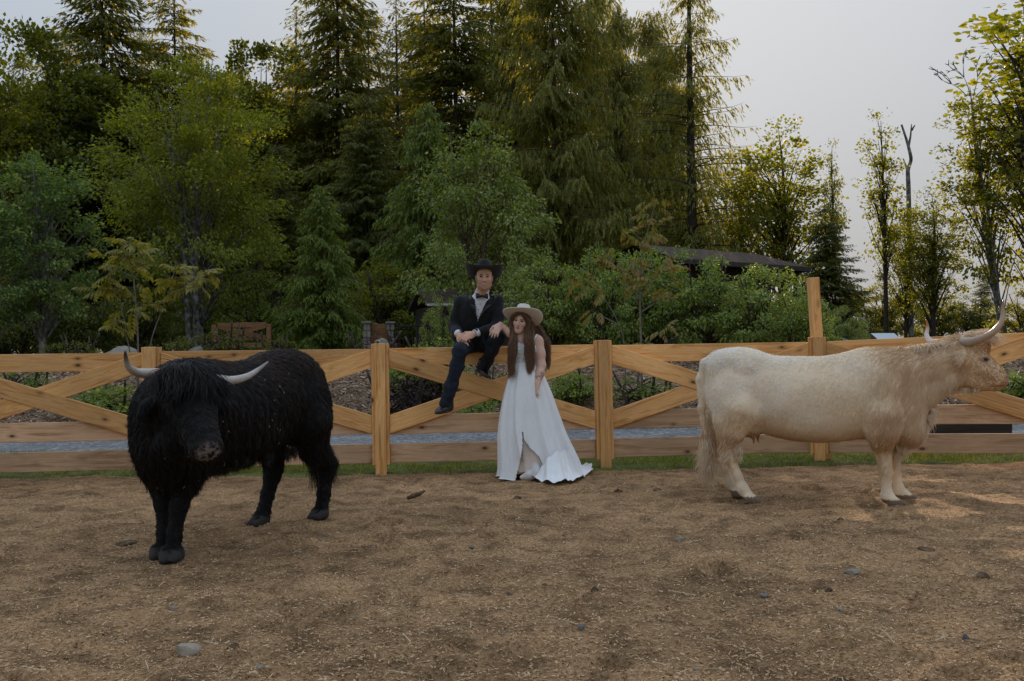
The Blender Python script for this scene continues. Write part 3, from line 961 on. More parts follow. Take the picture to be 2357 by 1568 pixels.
    for k in range(70):
        R_.append(uv(r.uniform(1960, 2100), r.uniform(215, 250), r.uniform(-0.09, 0.08))); D_.append((0.75, r.uniform(-0.75, 0.3), 0.25)); L_.append(r.uniform(0.12, 0.22))
    for k in range(60):
        u = r.uniform(1500, 1780); R_.append(uv(u, 980 - (u - 1560) * 1.15 + r.uniform(-40, 10), r.uniform(-0.06, 0.06))); D_.append((0.25, 0, -0.8)); L_.append(r.uniform(0.06, 0.13))
    for k in range(60):
        u = r.uniform(1450, 1900); R_.append(uv(u, 345 - (u - 1450) * 0.16, r.uniform(-0.06, 0.0))); D_.append((-0.3, -0.8, 0.1)); L_.append(r.uniform(0.08, 0.17))
    for k in range(40):
        u = r.uniform(1840, 2080); R_.append(uv(u, 605 - (u - 1840) * 0.05, r.uniform(-0.05, 0.03))); D_.append((-0.5, 0, -0.7)); L_.append(r.uniform(0.02, 0.04))
    for k in range(55):
        R_.append(uv(r.uniform(300, 440), r.uniform(930, 1090), -0.2)); D_.append((-0.2, -0.1, -0.9)); L_.append(r.uniform(0.05, 0.10))
    pts = lock_strands(R_, D_, L_, 6500, 0.009, 0.5, 21)
    strands('fringe', pts, np.array([1.5, 1.5, 1.4, 1.3, 1.2, 1.0, 0.7, 0.25]) * 0.001, M_FUR, root)
    R_, D_, L_ = [], [], []
    for k in range(40):
        v = r.uniform(960, 1120); R_.append(uv(158 + (v - 900) * 0.1, v, r.uniform(-0.02, 0.02))); D_.append((r.uniform(-0.14, 0.16), r.uniform(-0.12, 0.12), -1)); L_.append(r.uniform(0.14, 0.27))
    pts = lock_strands(R_, D_, L_, 2600, 0.010, 0.2, 22, wave=0.022)
    strands('tail_switch', pts, np.array([1.6, 1.6, 1.5, 1.4, 1.2, 1.0, 0.8, 0.3]) * 0.001, M_FUR, root)
    bc, mc, tc = (0.40, 0.30, 0.22), (0.46, 0.31, 0.21), (0.22, 0.10, 0.06)
    horn([uv(1950, 265, -0.075), uv(2010, 262, -0.16), uv(2110, 215, -0.245), uv(2180, 130, -0.25), uv(2195, 30, -0.22), uv(2200, -20, -0.20)], 0.036, 'horn', root, M_HORN, bc, mc, tc)
    horn([uv(1940, 265, 0.06), uv(1880, 268, 0.17), uv(1800, 262, 0.30), uv(1775, 215, 0.36), uv(1785, 150, 0.38), uv(1772, 95, 0.36)], 0.036, 'horn', root, M_HORN, (0.5, 0.45, 0.4), (0.58, 0.52, 0.46), (0.34, 0.14, 0.07))
    for q in (-1, 1):
        eye_ball(root, uv(2098, 388, hy + q * 0.096), (0.020, 0.011, 0.015))
    return root
COW = build_cow()

# ---------- black bull, three-quarter view; local +x forward, +y its left
def build_bull():
    r_b = np.random.default_rng(77)
    ox, oy = -1.775, 6.355
    f = np.array([-0.45, -1.25]) / 1.3285
    root = thing('highland_bull', 'shaggy black highland bull with wide pale horns, head towards camera', 'bull', (ox, oy, 0), math.atan2(f[1], f[0]))
    s = SDF((-1.15, -0.5, -0.02), (1.45, 0.85, 1.40), 0.0125)
    for c, r in (((-0.62, 0, 0.86), (0.29, 0.235, 0.30)), ((-0.35, 0, 0.85), (0.32, 0.26, 0.30)), ((-0.05, 0, 0.82), (0.34, 0.28, 0.305)), ((0.25, 0, 0.80), (0.33, 0.275, 0.32)), ((0.50, 0, 0.78), (0.29, 0.255, 0.33))):
        s.ell(c, r, k=0.10)
    s.ell((-0.55, 0, 1.06), (0.28, 0.19, 0.12), k=0.10)
    s.ell((-0.86, 0, 0.96), (0.10, 0.14, 0.14), k=0.08)
    s.ell((0.36, 0, 0.99), (0.28, 0.15, 0.12), k=0.10)
    s.ell((0.69, 0.02, 0.68), (0.15, 0.185, 0.24), k=0.10)
    s.ell((0.62, 0, 0.55), (0.15, 0.14, 0.12), k=0.08)
    s.ell((0.02, 0, 0.66), (0.42, 0.22, 0.15), k=0.10)
    # neck bends to its left
    s.chain([(0.50, 0.02, 0.84), (0.68, 0.10, 0.85), (0.82, 0.20, 0.88), (0.88, 0.29, 0.93)], [0.27, 0.235, 0.19, 0.15], 0.10)
    s.chain([(0.55, 0.0, 0.66), (0.75, 0.11, 0.66), (0.90, 0.27, 0.72)], [0.205, 0.16, 0.105], 0.10)
    # head: poll -> muzzle
    poll = np.array([0.885, 0.31, 0.995]); muz = np.array([1.075, 0.575, 0.735])
    ax = unit(muz - poll)
    side = unit(np.cross(np.array([0, 0, 1.0]), ax)); side = unit(np.array([-ax[1], ax[0], 0]))   # its left
    up = unit(np.cross(ax, side))
    if up[2] < 0: up = -up
    H = lambda a, l=0.0, u=0.0: poll + ax * a + side * l + up * u
    Rm = np.stack([ax, side, up], 1)
    s.ell(H(0.05), (0.13, 0.125, 0.115), Rm, k=0.05)
    s.ell(H(0.15), (0.15, 0.125, 0.11), Rm, k=0.05)
    s.chain([H(0.18, 0, -0.01), H(0.30, 0, -0.01), H(0.40, 0, -0.015), H(0.46, 0, -0.02)], [0.11, 0.092, 0.080, 0.072], 0.05)
    s.ell(H(0.475, 0, -0.02), (0.055, 0.085, 0.065), Rm, k=0.03)
    s.chain([H(0.10, 0, -0.12), H(0.28, 0, -0.11), H(0.42, 0, -0.08)], [0.085, 0.065, 0.05], 0.05)
    for q in (-1, 1):
        s.ell(H(0.515, q * 0.042, 0.0), (0.016, 0.016, 0.014), Rm, k=0.01, sub=True)
        s.chain([H(0.03, q * 0.12, -0.05), H(0.05, q * 0.19, -0.09), H(0.08, q * 0.24, -0.13)], [0.034, 0.038, 0.016], 0.02)
    def foreleg(x, y, xf, yf):
        s.chain([(x, y * 1.6, 0.62), (x, y * 1.25, 0.46), (x * 0.5 + xf * 0.5, y * 0.5 + yf * 0.5, 0.30), (xf, yf, 0.14), (xf + 0.01, yf, 0.06)], [0.12, 0.070, 0.047, 0.038, 0.042], 0.06)
        hoof_pair(s, xf + 0.02, yf, 0.0, (0.86, 0.5), 0.98)
    foreleg(0.62, 0.09, 0.67, 0.055)
    foreleg(0.56, -0.11, 0.61, -0.060)
    def hindleg(hx, hy, kx, ky, fx, fy):
        s.ell((hx, hy, 0.76), (0.185, 0.11, 0.22), k=0.09)
        s.chain([(hx + 0.05, hy, 0.68), (hx - 0.02, hy, 0.52), (kx, ky, 0.36), (kx + 0.02, ky, 0.31), ((kx + fx) / 2 + 0.01, (ky + fy) / 2, 0.19), (fx, fy, 0.07)], [0.15, 0.095, 0.060, 0.053, 0.042, 0.046], 0.07)
        hoof_pair(s, fx + 0.02, fy, 0.0, (1, 0), 0.95)
    hindleg(-0.60, -0.15, -0.64, -0.14, -0.49, -0.13)
    hindleg(-0.66, 0.16, -0.90, 0.14, -0.83, 0.13)
    s.chain([(-0.93, 0, 1.06), (-1.0, 0.0, 0.95), (-1.02, 0.0, 0.70), (-1.0, 0.0, 0.45)], [0.05, 0.035, 0.028, 0.02], 0.05)
    V, F = s.mesh()
    V = relax(V, F, 2, 0.5)
    col = np.tile(np.array([0.009, 0.008, 0.007]), (len(V), 1))
    hf = (V[:, 2] < 0.062)[:, None]
    col = np.where(hf, np.array([0.042, 0.037, 0.032]), col)
    mz = sstep(0.085, 0.045, np.linalg.norm(V - H(0.515, 0, -0.02), axis=1))[:, None]
    col = col * (1 - mz) + mz * np.array([0.16, 0.125, 0.11])
    mk('body', V, F, M_COWSKIN, root, col=col)
    hc = H(0.2)
    def hd(p):
        return sstep(0.30, 0.22, np.linalg.norm((p - H(0.27)) , axis=1))
    def length(p):
        L = 0.032 + 0.03 * fbm(p[:, 0] * 4, p[:, 1] * 4, p[:, 2] * 4, 2)
        L = L * (1 - 0.55 * sstep(0.45, 0.30, p[:, 2]))
        L = L + 0.03 * sstep(0.62, 0.5, p[:, 2]) * sstep(0.36, 0.46, p[:, 2])
        L = L * (1 - 0.6 * hd(p))
        L = np.where(np.linalg.norm(p - H(0.515, 0, -0.02), axis=1) < 0.075, 0.004, L)
        return np.where(p[:, 2] < 0.066, 0.008, L)
    def comb(p):
        d = np.stack([np.full(len(p), -0.35), p[:, 1] * 0.5, np.full(len(p), -1.0)], 1)
        top = sstep(1.0, 1.12, p[:, 2])
        d[:, 0] -= top * 0.8; d[:, 1] += np.sign(p[:, 1]) * top * 0.9
        h = hd(p)[:, None]
        return d * (1 - h) + h * (ax + np.array([0, 0, -0.3]))
    wt = lambda c: np.where(c[:, 2] < 0.06, 0.05, np.where((c[:, 1] < -0.22) & (c[:, 0] < 0.4), 0.4, 1.0))
    pts = fur_strands(V, F, 80000, length, comb, lift=0.20, grav=0.15, noise=0.8, nscale=4.0, weight=wt, seed=31, clump=0.6, cscale=20.0)
    M_B = mat_hair('black_coat', (0.004, 0.0035, 0.0035), (0.016, 0.010, 0.007), rough=0.45, spec=0.25)
    M_BC = mat_hair('black_brown_coat', (0, 0, 0), (0, 0, 0), rough=0.45, spec=0.25)
    _t, _n, _b = nodes_of(M_BC)
    _at = N(_t, 'Attribute', attribute_name='tone')
    _rp = ramp(_t, _at.outputs['Fac'], [(0.0, (0.004, 0.0035, 0.003)), (0.5, (0.010, 0.007, 0.006)), (1.0, (0.060, 0.027, 0.015))])
    _t.links.new(_rp.outputs[0], _b.inputs['Base Color'])
    p0 = pts[:, 0]
    tone = 0.30 + 0.8 * (fbm(p0[:, 0] * 3, p0[:, 1] * 3, p0[:, 2] * 3, 3) - 0.45) + 0.45 * sstep(0.9, 1.15, p0[:, 2]) * sstep(0.6, 0.1, p0[:, 0])
    cs = strands('coat', pts, np.array([1.5, 1.4, 1.2, 0.8, 0.3]) * 0.001, M_BC, root)
    at = cs.data.attributes.new('tone', 'FLOAT', 'CURVE'); at.data.foreach_set('value', np.clip(tone + r_b.normal(0, 0.12, len(tone)), 0, 1).astype(np.float32))
    r = np.random.default_rng(14)
    R_, D_, L_ = [], [], []
    for k in range(110):
        l = r.uniform(-0.11, 0.11); R_.append(H(r.uniform(-0.06, 0.07), l, 0.115 - abs(l) * 0.35)); D_.append(ax * 0.7 + side * l * 5.5 + up * 0.42); L_.append(r.uniform(0.13, 0.25))
    for k in range(30):      # cheeks, dewlap
        l = r.uniform(-0.10, 0.10); R_.append(H(r.uniform(0.0, 0.36), l, -0.12)); D_.append((0, 0, -1.0)); L_.append(r.uniform(0.04, 0.09))
    for k in range(80):
        R_.append((r.uniform(-0.5, 0.55), r.uniform(-0.10, 0.20), 0.53)); D_.append((-0.3, 0, -0.8)); L_.append(r.uniform(0.03, 0.08))
    for k in range(30):
        R_.append((r.uniform(-0.92, -0.84), r.uniform(0.08, 0.2), r.uniform(0.34, 0.45))); D_.append((-0.4, 0, -0.8)); L_.append(r.uniform(0.07, 0.13))
    pts = lock_strands(R_, D_, L_, 9000, 0.010, 0.55, 41, wave=0.010)
    strands('forelock', pts, np.array([1.6, 1.6, 1.5, 1.4, 1.3, 1.1, 0.8, 0.3]) * 0.001, M_B, root)
    R_, D_, L_ = [], [], []
    for k in range(30):
        z = r.uniform(0.42, 0.66); R_.append((-1.01, 0.0, z)); D_.append((r.uniform(-0.1, 0.2), r.uniform(-0.15, 0.15), -1)); L_.append(r.uniform(0.15, 0.3))
    pts = lock_strands(R_, D_, L_, 2000, 0.012, 0.2, 42, wave=0.02)
    strands('tail_switch', pts, np.array([1.6, 1.6, 1.5, 1.4, 1.2, 1.0, 0.8, 0.3]) * 0.001, M_B, root)
    bc, mc, tc = (0.36, 0.17, 0.09), (0.52, 0.47, 0.40), (0.035, 0.03, 0.028)
    # horns placed from the photograph's angles
    Ri = np.array(root.matrix_world.inverted() if False else Matrix.Rotation(-root.rotation_euler.z, 3, 'Z'))
    def W(px, py, Y):
        q = P(px, py, Y); return Ri @ np.array([q.x - ox, q.y - oy, q.z])
    horn([W(392, 862, 5.46), W(358, 860, 5.42), W(318, 858, 5.30), W(297, 846, 5.18), W(290, 826, 5.12), W(288, 808, 5.10)], 0.034, 'horn', root, M_HORN, bc, mc, tc)
    horn([W(465, 868, 5.42), W(490, 871, 5.40), W(530, 876, 5.42), W(568, 867, 5.46), W(597, 849, 5.52), W(617, 833, 5.58)], 0.034, 'horn', root, M_HORN, bc, (0.5, 0.46, 0.40), (0.22, 0.21, 0.20))
    for q in (-1, 1):
        eye_ball(root, H(0.17, q * 0.112, 0.04), (0.016, 0.016, 0.016))
    # chaff caught in the coat
    pf, nf = sample_surface(V, F, 1400, lambda c: (c[:, 1] > -0.1) * (c[:, 2] > 0.3) * 1.0, r)
    k = fbm(pf[:, 0] * 3, pf[:, 1] * 3, pf[:, 2] * 3, 2) > 0.46
    pf, nf = pf[k][:45], nf[k][:45]
    d = unit(r.normal(0, 1, pf.shape)); d = unit(d - nf * (d * nf).sum(1, keepdims=True)); w = np.cross(nf, d)
    VV, FF = kites(pf + nf * 0.055, d, w, r.uniform(0.006, 0.02, len(pf)), r.uniform(0.003, 0.006, len(pf)))
    mk('chaff', VV, FF, M_STRAW, root, smooth=False, kind='stuff')
    return root
BULL = build_bull()

# ------------------------------------------------------------------ the couple
def frame(fwd, up=(0, 0, 1)):
    """matrix with columns right, forward, up"""
    f = unit(fwd); r = unit(np.cross(f, np.asarray(up, float))); u = np.cross(r, f)
    return np.stack([r, f, u], 1)

def make_head(s, c, M, k=1.0, female=False):
    """head on SDF s; local axes: x right (of the head), y forward, z up; centre between the ears"""
    L = lambda x, y, z: np.asarray(c) + M @ (np.array([x, y, z]) * k)
    E = lambda p, r, kk, sub=False: s.ell(L(*p), np.array(r) * k, M, kk, sub)
    jw = 0.9 if female else 1.0
    E((0, -0.012, 0.040), (0.074, 0.094, 0.082), 0.03)
    E((0, 0.020, -0.025), (0.062 * jw, 0.070, 0.088), 0.03)
    E((0, 0.040, -0.078), (0.042 * jw, 0.046, 0.036), 0.03)
    E((0, 0.066, -0.098), (0.021, 0.017, 0.016), 0.025)
    for q in (-1, 1):
        E((q * 0.036, 0.052, -0.020), (0.026, 0.030, 0.026), 0.02)
        E((q * 0.047 * jw, 0.006, -0.070), (0.018, 0.030, 0.024), 0.02)
        E((q * 0.031, 0.092, 0.012), (0.017, 0.013, 0.010), 0.012, True)
        E((q * 0.031, 0.075, 0.011), (0.013, 0.012, 0.009), 0.006)
        E((q * 0.011, 0.098, -0.030), (0.008, 0.010, 0.007), 0.006)
        E((q * 0.074, -0.006, -0.006), (0.010, 0.020, 0.032), 0.012)
        E((q * 0.028, 0.086, 0.030), (0.022, 0.010, 0.008), 0.012)
    s.cap(L(0, 0.088, 0.018), L(0, 0.112, -0.026), 0.008 * k, 0.011 * k, 0.010)
    E((0, 0.087, -0.052), (0.024, 0.012, 0.006), 0.008)
    E((0, 0.085, -0.064), (0.020, 0.013, 0.007), 0.008)
    return L

def head_cols(V, col, c, M, k, skin, lips, brow, beard=0.0, smile=False):
    q = (V - np.asarray(c)) @ M / k
    x, y, z = q[:, 0], q[:, 1], q[:, 2]
    near = (np.abs(x) < 0.10) & (y > -0.12) & (np.abs(z) < 0.14)
    def mix(w, cc):
        nonlocal col
        w = (w * near)[:, None]
        col = col * (1 - w) + w * np.asarray(cc)
    if beard:
        b = sstep(-0.035, -0.055, z) * sstep(0.0, 0.03, y) * sstep(-0.12, -0.105, z)
        b = np.maximum(b, sstep(0.008, 0.004, np.abs(z + 0.044)) * sstep(0.03, 0.024, np.abs(x)) * (y > 0.07))
        b = b * (1 - sstep(1.0, 0.8, (x / 0.027) ** 2 + ((z + 0.058) / 0.016) ** 2))
        mix(b * beard, (0.10, 0.055, 0.035))
    cheek = np.exp(-((np.abs(x) - 0.040) / 0.018) ** 2 - ((z + 0.022) / 0.018) ** 2) * (y > 0.03)
    mix(cheek * 0.3, lips)
    e = ((np.abs(x) - 0.031) / 0.015) ** 2 + ((z - 0.0105) / 0.0065) ** 2
    mix(sstep(1.5, 0.7, e) * (y > 0.06), (0.03, 0.018, 0.012))
    e = ((np.abs(x) - 0.031) / 0.021) ** 2 + ((z - 0.030 + 0.12 * np.abs(np.abs(x) - 0.03)) / 0.0042) ** 2
    mix(sstep(1.3, 0.7, e) * (y > 0.05), brow)
    m = (x / 0.025) ** 2 + ((z + 0.058 - 6.0 * x * x * (1 if smile else 0.2)) / 0.0095) ** 2
    mix(sstep(1.2, 0.8, m) * (y > 0.07), lips)
    if smile:
        m = (x / 0.017) ** 2 + ((z + 0.0585 - 6.0 * x * x) / 0.0048) ** 2
        mix(sstep(1.2, 0.8, m) * (y > 0.07), (0.58, 0.52, 0.46))
    return col

def make_hand(s, wrist, d, palm, thumb_side, curl=0.5, k=1.0, spread=0.10):
    """hand from wrist along d, palm normal `palm`; thumb_side = +-1 along cross(d, palm)"""
    d = unit(d); palm = unit(np.asarray(palm, float) - d * np.dot(palm, d)); a = np.cross(d, palm) * thumb_side
    w = np.asarray(wrist, float)
    M = np.stack([a, d, palm], 1)
    s.ell(w + d * 0.045 * k, np.array([0.040, 0.052, 0.017]) * k, M, 0.012)
    s.cap(w, w + d * 0.03 * k, 0.025 * k, 0.024 * k, 0.015)
    for i, (off, ln) in enumerate(((0.027, 0.074), (0.009, 0.083), (-0.009, 0.077), (-0.026, 0.060))):
        p = w + d * (0.088 - 0.004 * abs(i - 1.2)) * k + a * off * k
        dd = unit(d + a * (off / 0.027) * spread)
        seg = np.array([0.45, 0.31, 0.24]) * ln * k
        ang = 0.0
        pts = [p]
        for q, L in enumerate(seg):
            ang += curl * (0.35 + 0.5 * (q > 0) + 0.1 * i)
            p = p + L * (dd * math.cos(ang) + palm * math.sin(ang)); pts.append(p)
        s.chain(pts, np.array([0.0090, 0.0085, 0.0078, 0.0068]) * k, 0.006)
    p0 = w + d * 0.022 * k + a * 0.028 * k
    p1 = p0 + (d * 0.6 + a * 0.55 + palm * 0.25) * 0.045 * k
    p2 = p1 + unit(d * 0.9 + a * 0.2 + palm * 0.4) * 0.034 * k
    p3 = p2 + unit(d * 0.9 - a * 0.05 + palm * 0.5) * 0.024 * k
    s.chain([p0, p1, p2, p3], np.array([0.015, 0.0115, 0.0100, 0.0080]) * k, 0.010)

def cowboy_hat(parent, c, M, brim=(0.165, 0.195), curl=0.05, dip=0.015, crown=(0.078, 0.098), h=0.105, mat=None, bandmat=None, buckle=None):
    """felt hat with rolled brim and creased crown, child of the wearer"""
    Lm = lambda A: np.asarray(c) + A @ M.T
    na, nr = 56, 9
    th = np.linspace(0, 2 * math.pi, na, endpoint=False)
    ct, st = np.cos(th), np.sin(th)
    def brim_ring(f, dz=0.0):
        rx = crown[0] + (brim[0] - crown[0]) * f; ry = crown[1] + (brim[1] - crown[1]) * f
        z = curl * np.abs(ct) ** 2.2 * f ** 1.8 - dip * np.abs(st) ** 2 * f ** 1.5 + dz
        x = ct * rx * (1 - 0.10 * np.abs(ct) ** 2 * f ** 2)
        return np.stack([x, st * ry, z], 1)
    rings = [brim_ring(f, 0.003) for f in np.linspace(0, 1, nr)] + [brim_ring(1.012, 0.0)] + [brim_ring(f, -0.003) for f in np.linspace(1, 0, nr)]
    crown_r = []
    for f in np.linspace(0, 1, 9):
        tp = 1 - 0.16 * f - 0.10 * f ** 3
        x = ct * crown[0] * tp; y = st * crown[1] * tp
        pin = 1 - 0.22 * f ** 2 * np.exp(-((st - 0.75) / 0.3) ** 2)        # front pinch
        crown_r.append(np.stack([x * pin, y, h * f + 0 * x + 0.012 * f * np.abs(ct)], 1))
    for g in (0.8, 0.55, 0.25, 0.02):
        q = crown_r[8].copy(); q[:, 0] *= g; q[:, 1] *= (0.25 + 0.75 * g)
        q[:, 2] = h + 0.010 * g - 0.030 * (1 - g) ** 0.8
        crown_r.append(q)
    V = np.concatenate(rings[::-1][:0] + rings + [])
    F = [tuple(f) for f in grid_faces(len(rings), na, True)]
    mb = MB(); mb.add(Lm(V), F)
    VC = np.concatenate(crown_r); mb.add(Lm(VC), [tuple(f) for f in grid_faces(len(crown_r), na, True)])
    hat = mb.build('hat', mat, parent)
    band = []
    for z, o in ((0.004, 1.012), (0.004, 1.03), (0.022, 1.005), (0.022, 0.985)):
        band.append(np.stack([ct * crown[0] * o, st * crown[1] * o, 0 * ct + z], 1))
    mk('hat_band', Lm(np.concatenate(band)), grid_faces(4, na, True), bandmat, hat)
    if buckle:
        me = box_mesh('buckle', 0.030, 0.006, 0.012, buckle, 0.001)
        b = add('buckle', me, hat)
        b.matrix_local = Matrix.Translation(Vector(Lm(np.array([[0.0, crown[1] * 1.03, 0.013]]))[0])) @ Matrix(M.tolist()).to_4x4()
    return hat

M_SKIN = mat_attr('skin', rough=0.5, spec=0.35, sss=0.12, var=0.05, vscale=25)
M_BLACK = mat_noise('black_wool', [(0.006, 0.006, 0.0065), (0.014, 0.014, 0.015)], scale=60, rough=0.85, bump=0.15, bscale=400, bdist=0.002, sheen=0.08)
M_SATIN = mat_noise('black_satin', [(0.006, 0.006, 0.007), (0.011, 0.011, 0.012)], scale=30, rough=0.38, spec=0.5)
M_NAVY = mat_noise('dark_denim', [(0.008, 0.011, 0.018), (0.020, 0.028, 0.045)], scale=22, rough=0.85, bump=0.25, bscale=90, bdist=0.006)
M_SHIRT = mat_noise('white_cotton', [(0.62, 0.63, 0.66), (0.76, 0.77, 0.79)], scale=18, rough=0.75, bump=0.2, bscale=60, bdist=0.004)
M_LEATHER = mat_noise('black_leather', [(0.008, 0.007, 0.007), (0.018, 0.016, 0.015)], scale=40, rough=0.25, spec=0.6, bump=0.1)
M_SILVER = bpy.data.materials.new('silver'); _a, _b, _c = nodes_of(M_SILVER); _c.inputs['Base Color'].default_value = (0.7, 0.7, 0.7, 1); _c.inputs['Metallic'].default_value = 1.0; _c.inputs['Roughness'].default_value = 0.25
M_HATB = mat_noise('black_felt', [(0.006, 0.006, 0.006), (0.013, 0.012, 0.012)], scale=40, rough=0.9, sheen=0.1)
M_HATW = mat_noise('cream_felt', [(0.60, 0.54, 0.47), (0.70, 0.65, 0.58)], scale=30, rough=0.9, bump=0.1)
M_HATR = mat_noise('cream_ribbon', [(0.66, 0.64, 0.60), (0.74, 0.72, 0.68)], scale=30, rough=0.6)

def inside_poly(px, pz, poly):
    n = len(poly); r = np.zeros(len(px), bool); j = n - 1
    for i in range(n):
        xi, zi = poly[i]; xj, zj = poly[j]
        c = ((zi > pz) != (zj > pz)) & (px < (xj - xi) * (pz - zi) / (zj - zi + 1e-12) + xi)
        r ^= c; j = i
    return r

def to_px(V):
    """photo coordinates of world points"""
    d = np.asarray(V) - np.array([0, 0, CAM_Z])
    f, r_, u = (np.array(q) for q in (_F, _R, _U))
    w = d @ f
    return PW / 2 + FPX * (d @ r_) / w, PH / 2 - FPX * (d @ u) / w

def build_groom():
    Y0 = 9.66
    o = P(1095, 797, Y0); o = np.array(o)
    root = thing('person', 'man in black suit, bow tie and black cowboy hat sitting on the fence', 'person', o)
    g = lambda px, py, dy: np.array(P(px, py, Y0 + dy)) - o
    def sd(pad, h, pts):
        p = np.array(pts); return SDF(p.min(0) - pad, p.max(0) + pad, h)
    # --- skin: head, neck, hands
    hc = g(1114.5, 640, -0.27); HM = frame((0.04, -1, -0.06), (0.03, 0, 1)); hk = 1.0
    wr, wl = g(1057, 772, -0.34), g(1090, 769, -0.375)
    s = SDF(g(1028, 945, -0.50) - 0.06, g(1160, 600, 0.14) + 0.05, 0.0052)
    make_head(s, hc, HM, hk)
    s.chain([hc + np.array([0, 0.015, -0.06]), g(1108, 679, -0.20), g(1105, 694, -0.16)], [0.056, 0.058, 0.07], 0.03)
    s.ell(g(1101, 704, -0.13), (0.14, 0.085, 0.07), None, 0.04); s.ell(g(1098, 735, -0.10), (0.135, 0.09, 0.10), None, 0.04)
    s.ell(g(1095, 765, -0.04), (0.13, 0.085, 0.09), None, 0.04); s.ell(g(1096, 790, 0.03), (0.145, 0.095, 0.06), None, 0.04)
    s.chain([g(1064, 699, -0.13), g(1051, 730, -0.10), g(1047, 753, -0.11), g(1052, 764, -0.22), wr], [0.045, 0.042, 0.038, 0.035, 0.027], 0.03)
    s.chain([g(1140, 698, -0.13), g(1147, 724, -0.16), g(1142, 750, -0.21), g(1118, 762, -0.29), wl], [0.045, 0.042, 0.038, 0.035, 0.027], 0.03)
    s.chain([g(1078, 792, 0.02), g(1060, 807, -0.42), g(1049, 848, -0.40), g(1026, 932, -0.33), g(1024, 944, -0.34)], [0.06, 0.045, 0.043, 0.034, 0.032], 0.04)
    s.chain([g(1116, 792, 0.02), g(1144, 778, -0.35), g(1128, 812, -0.20), g(1112, 847, -0.02), g(1108, 856, -0.01)], [0.06, 0.044, 0.043, 0.034, 0.032], 0.04)
    make_hand(s, wr, g(1068, 796, -0.45) - wr, (0.3, 0.75, -0.5), 1, 0.42, 1.02)
    make_hand(s, wl, g(1058, 782, -0.46) - wl, (-0.1, 0.8, -0.6), -1, 0.65, 1.02)
    V1, F1 = s.mesh()
    col1 = np.tile(np.array([0.68, 0.385, 0.255]), (len(V1), 1))
    col1 = head_cols(V1, col1, hc, HM, hk, None, (0.40, 0.15, 0.11), (0.09, 0.05, 0.03), beard=0.36, smile=True)
    mk('body', V1, F1, M_SKIN, root, col=col1)
    # short hair below the hat
    hp, hn = sample_surface(V1, F1, 2600, lambda c: (np.linalg.norm(c - hc, axis=1) < 0.15) * 1.0, np.random.default_rng(3))
    q = (hp - hc) @ HM
    m = (q[:, 2] > -0.03) & (q[:, 1] < 0.03) & (q[:, 2] < 0.07) & (np.abs(q[:, 0]) < 0.086)
    hp, hn = hp[m], hn[m]
    t = np.linspace(0, 1, 3)[None, :, None]
    strands('hair', hp[:, None] + (hn * 0.4 + np.array([0, 0.2, -0.8]))[:, None] * t * 0.009, np.array([0.9, 0.8, 0.3]) * 0.001, mat_hair('brown_short_hair', (0.03, 0.018, 0.01), (0.07, 0.04, 0.022)), root)
    for q in (-1, 1):
        eye_ball(root, hc + HM @ np.array([q * 0.031, 0.079, 0.0105]), (0.0085, 0.0085, 0.0060), 6)
    # --- jacket
    pts = [g(1035, 670, -0.1), g(1165, 810, -0.42), g(1100, 800, 0.14), g(1090, 660, -0.2)]
    s = sd(0.06, 0.008, pts)
    T = lambda px, py, dy, r, k=0.05: s.ell(g(px, py, dy), r, None, k)
    T(1093, 785, 0.00, (0.175, 0.125, 0.085)); T(1094, 762, -0.05, (0.155, 0.118, 0.12)); T(1097, 735, -0.10, (0.165, 0.122, 0.12))
    T(1100, 712, -0.13, (0.185, 0.122, 0.105)); T(1101, 697, -0.14, (0.175, 0.100, 0.062))
    s.cap(g(1058, 693, -0.13), g(1146, 691, -0.13), 0.048, 0.048, 0.04)
    s.chain([g(1059, 699, -0.13), g(1050, 728, -0.09), g(1046, 753, -0.10), g(1052, 764, -0.22), g(1057, 771, -0.31)], [0.060, 0.057, 0.052, 0.047, 0.042], 0.03)
    s.chain([g(1144, 697, -0.13), g(1148, 724, -0.16), g(1143, 751, -0.21), g(1118, 762, -0.29), g(1097, 767, -0.35)], [0.060, 0.057, 0.053, 0.047, 0.042], 0.03)
    for a in ((1062, 775, -0.02), (1126, 778, -0.02)):
        T(*a, (0.10, 0.13, 0.075), 0.04)
    V, F = s.mesh(); V = relax(V, F, 1)
    V += vnormals(V, F) * ((fbm(V[:, 0] * 16, V[:, 1] * 16, V[:, 2] * 11, 3) - 0.44) * 0.022)[:, None]
    X, Z = to_px(V[F].mean(1) + o)
    vpoly = [(1095, 655), (1132, 655), (1127, 672), (1115, 705), (1099, 739), (1094, 715), (1093, 672)]
    nf = np.cross(V[F[:, 2]] - V[F[:, 0]], V[F[:, 3]] - V[F[:, 1]])
    cut = inside_poly(X, Z, vpoly) & (nf[:, 1] < 0) & (V[F].mean(1)[:, 1] < -0.1)
    jk = mk('jacket', V, F[~cut], M_BLACK, root)
    # collar / lapels follow the opening
    def on_front(px, py):
        best = None
        XX, ZZ = to_px(V + o)
        d2 = (XX - px) ** 2 + (ZZ - py) ** 2 + (V[:, 1] > -0.08) * 1e4
        i = np.argsort(d2)[:30]
        j = i[np.argmin(V[i, 1])]
        return V[j]
